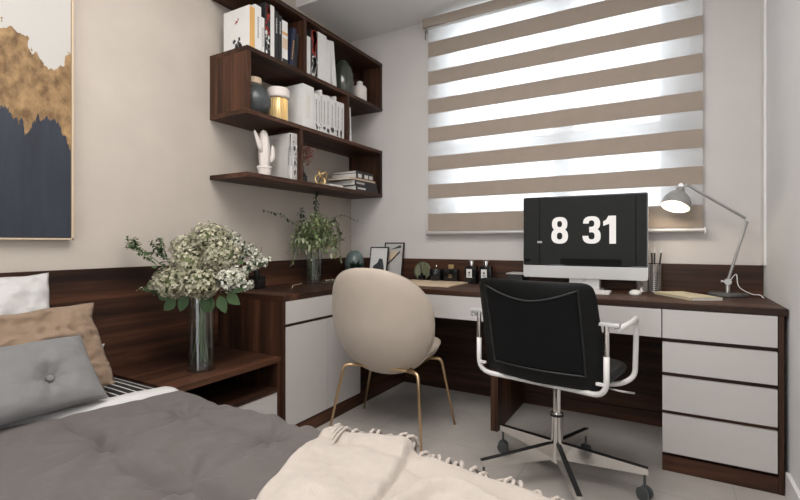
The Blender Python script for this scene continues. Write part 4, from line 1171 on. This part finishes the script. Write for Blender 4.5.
for i,(ey,ex,ez,mz,lab) in enumerate(((-.70,.16,1.0,1.14,'bushy pale sprig left of the vase centre'),(-.66,.22,.99,1.15,'bushy pale sprig hanging over the front of the vase rim'),(-.60,.20,1.00,1.17,'pale leafy sprig in the middle of the clear vase'),(-.55,.25,.99,1.15,'bushy pale sprig just right of the vase centre'),(-.50,.16,1.0,1.13,'pale sprig right behind the vase rim'),(-.74,.12,.98,1.10,'ochre-tinged sprig on the left of the clear vase'),(-.46,.22,.99,1.10,'ochre-tinged sprig on the right of the clear vase'))):
    sprig((ex,ey-.02,ez),(ex*.6+EX*.4,(ey-.02)*.6+EY*.4,mz),lab,40+i,'leafl',.034,.015,9,GE,spread=.026)
k=B(); k.tube(smoothpath([(.30,-.98,.757),(.20,-.86,.760),(.16,-.74,.757)],8),.0016,5)
tag(k.done('twig','cork',smooth='all'),'thin bare pale twig lying on the worktop','twig')
tg=thing('blossom_twig','short twig with white blossoms lying right of the clear vase','twig',(.24,-.55,.7508))
B().tube(smoothpath([(.20,-.60,.7545),(.25,-.54,.757),(.30,-.49,.755)],5),.0018,5).done('stem','stem',tg,'all')
k=B()
for i in range(26):
    tt=rr_.random(); p=Vector((.22+.08*tt,-.575+.085*tt,.766)); dv=Vector((rr_.gauss(0,1),rr_.gauss(0,1),abs(rr_.gauss(0,1)))).normalized(); floret(k.bm,p+dv*.006,dv,.007,rr_)
k.done('blossom','petalw',tg)

# ------------------------------------------------------------------ lights, world, camera
w=bpy.data.worlds.new('World'); bpy.context.scene.world=w; w.use_nodes=True
w.node_tree.nodes['Background'].inputs['Color'].default_value=(.93,.97,1,1); w.node_tree.nodes['Background'].inputs['Strength'].default_value=3.7
def area(name,loc,rot,sx,sy,pw,c):
    l=bpy.data.lights.new(name,'AREA'); l.shape='RECTANGLE'; l.size=sx; l.size_y=sy; l.energy=pw; l.color=c
    o=bpy.data.objects.new(name,l); col.objects.link(o); o.location=loc; o.rotation_euler=rot; return o
area('ceiling_fill',(1.5,-2.35,2.72),(0,0,0),1.4,1.6,58,(1,.96,.92))  # unseen fill light added under the ceiling to brighten the room
l=bpy.data.lights.new('desk_lamp_bulb','POINT'); l.energy=1.6; l.color=(1,.84,.64); l.shadow_soft_size=.02
o=bpy.data.objects.new('desk_lamp_bulb',l); col.objects.link(o); o.location=apex+axis*.108; o.rotation_euler=(axis).to_track_quat('-Z','Y').to_euler()
cam=bpy.data.cameras.new('Camera'); co=bpy.data.objects.new('Camera',cam); col.objects.link(co)
co.location=(2.161,-2.96,1.0185); co.rotation_euler=(PI/2,0,.5246)
cam.sensor_width=36; cam.lens=461/800*36; cam.shift_y=(242.5-250)/800; cam.clip_start=.02
sc_=bpy.context.scene; sc_.camera=co
sc_.view_settings.view_transform='Standard'; sc_.view_settings.look='None'; sc_.view_settings.gamma=1; sc_.view_settings.exposure=0
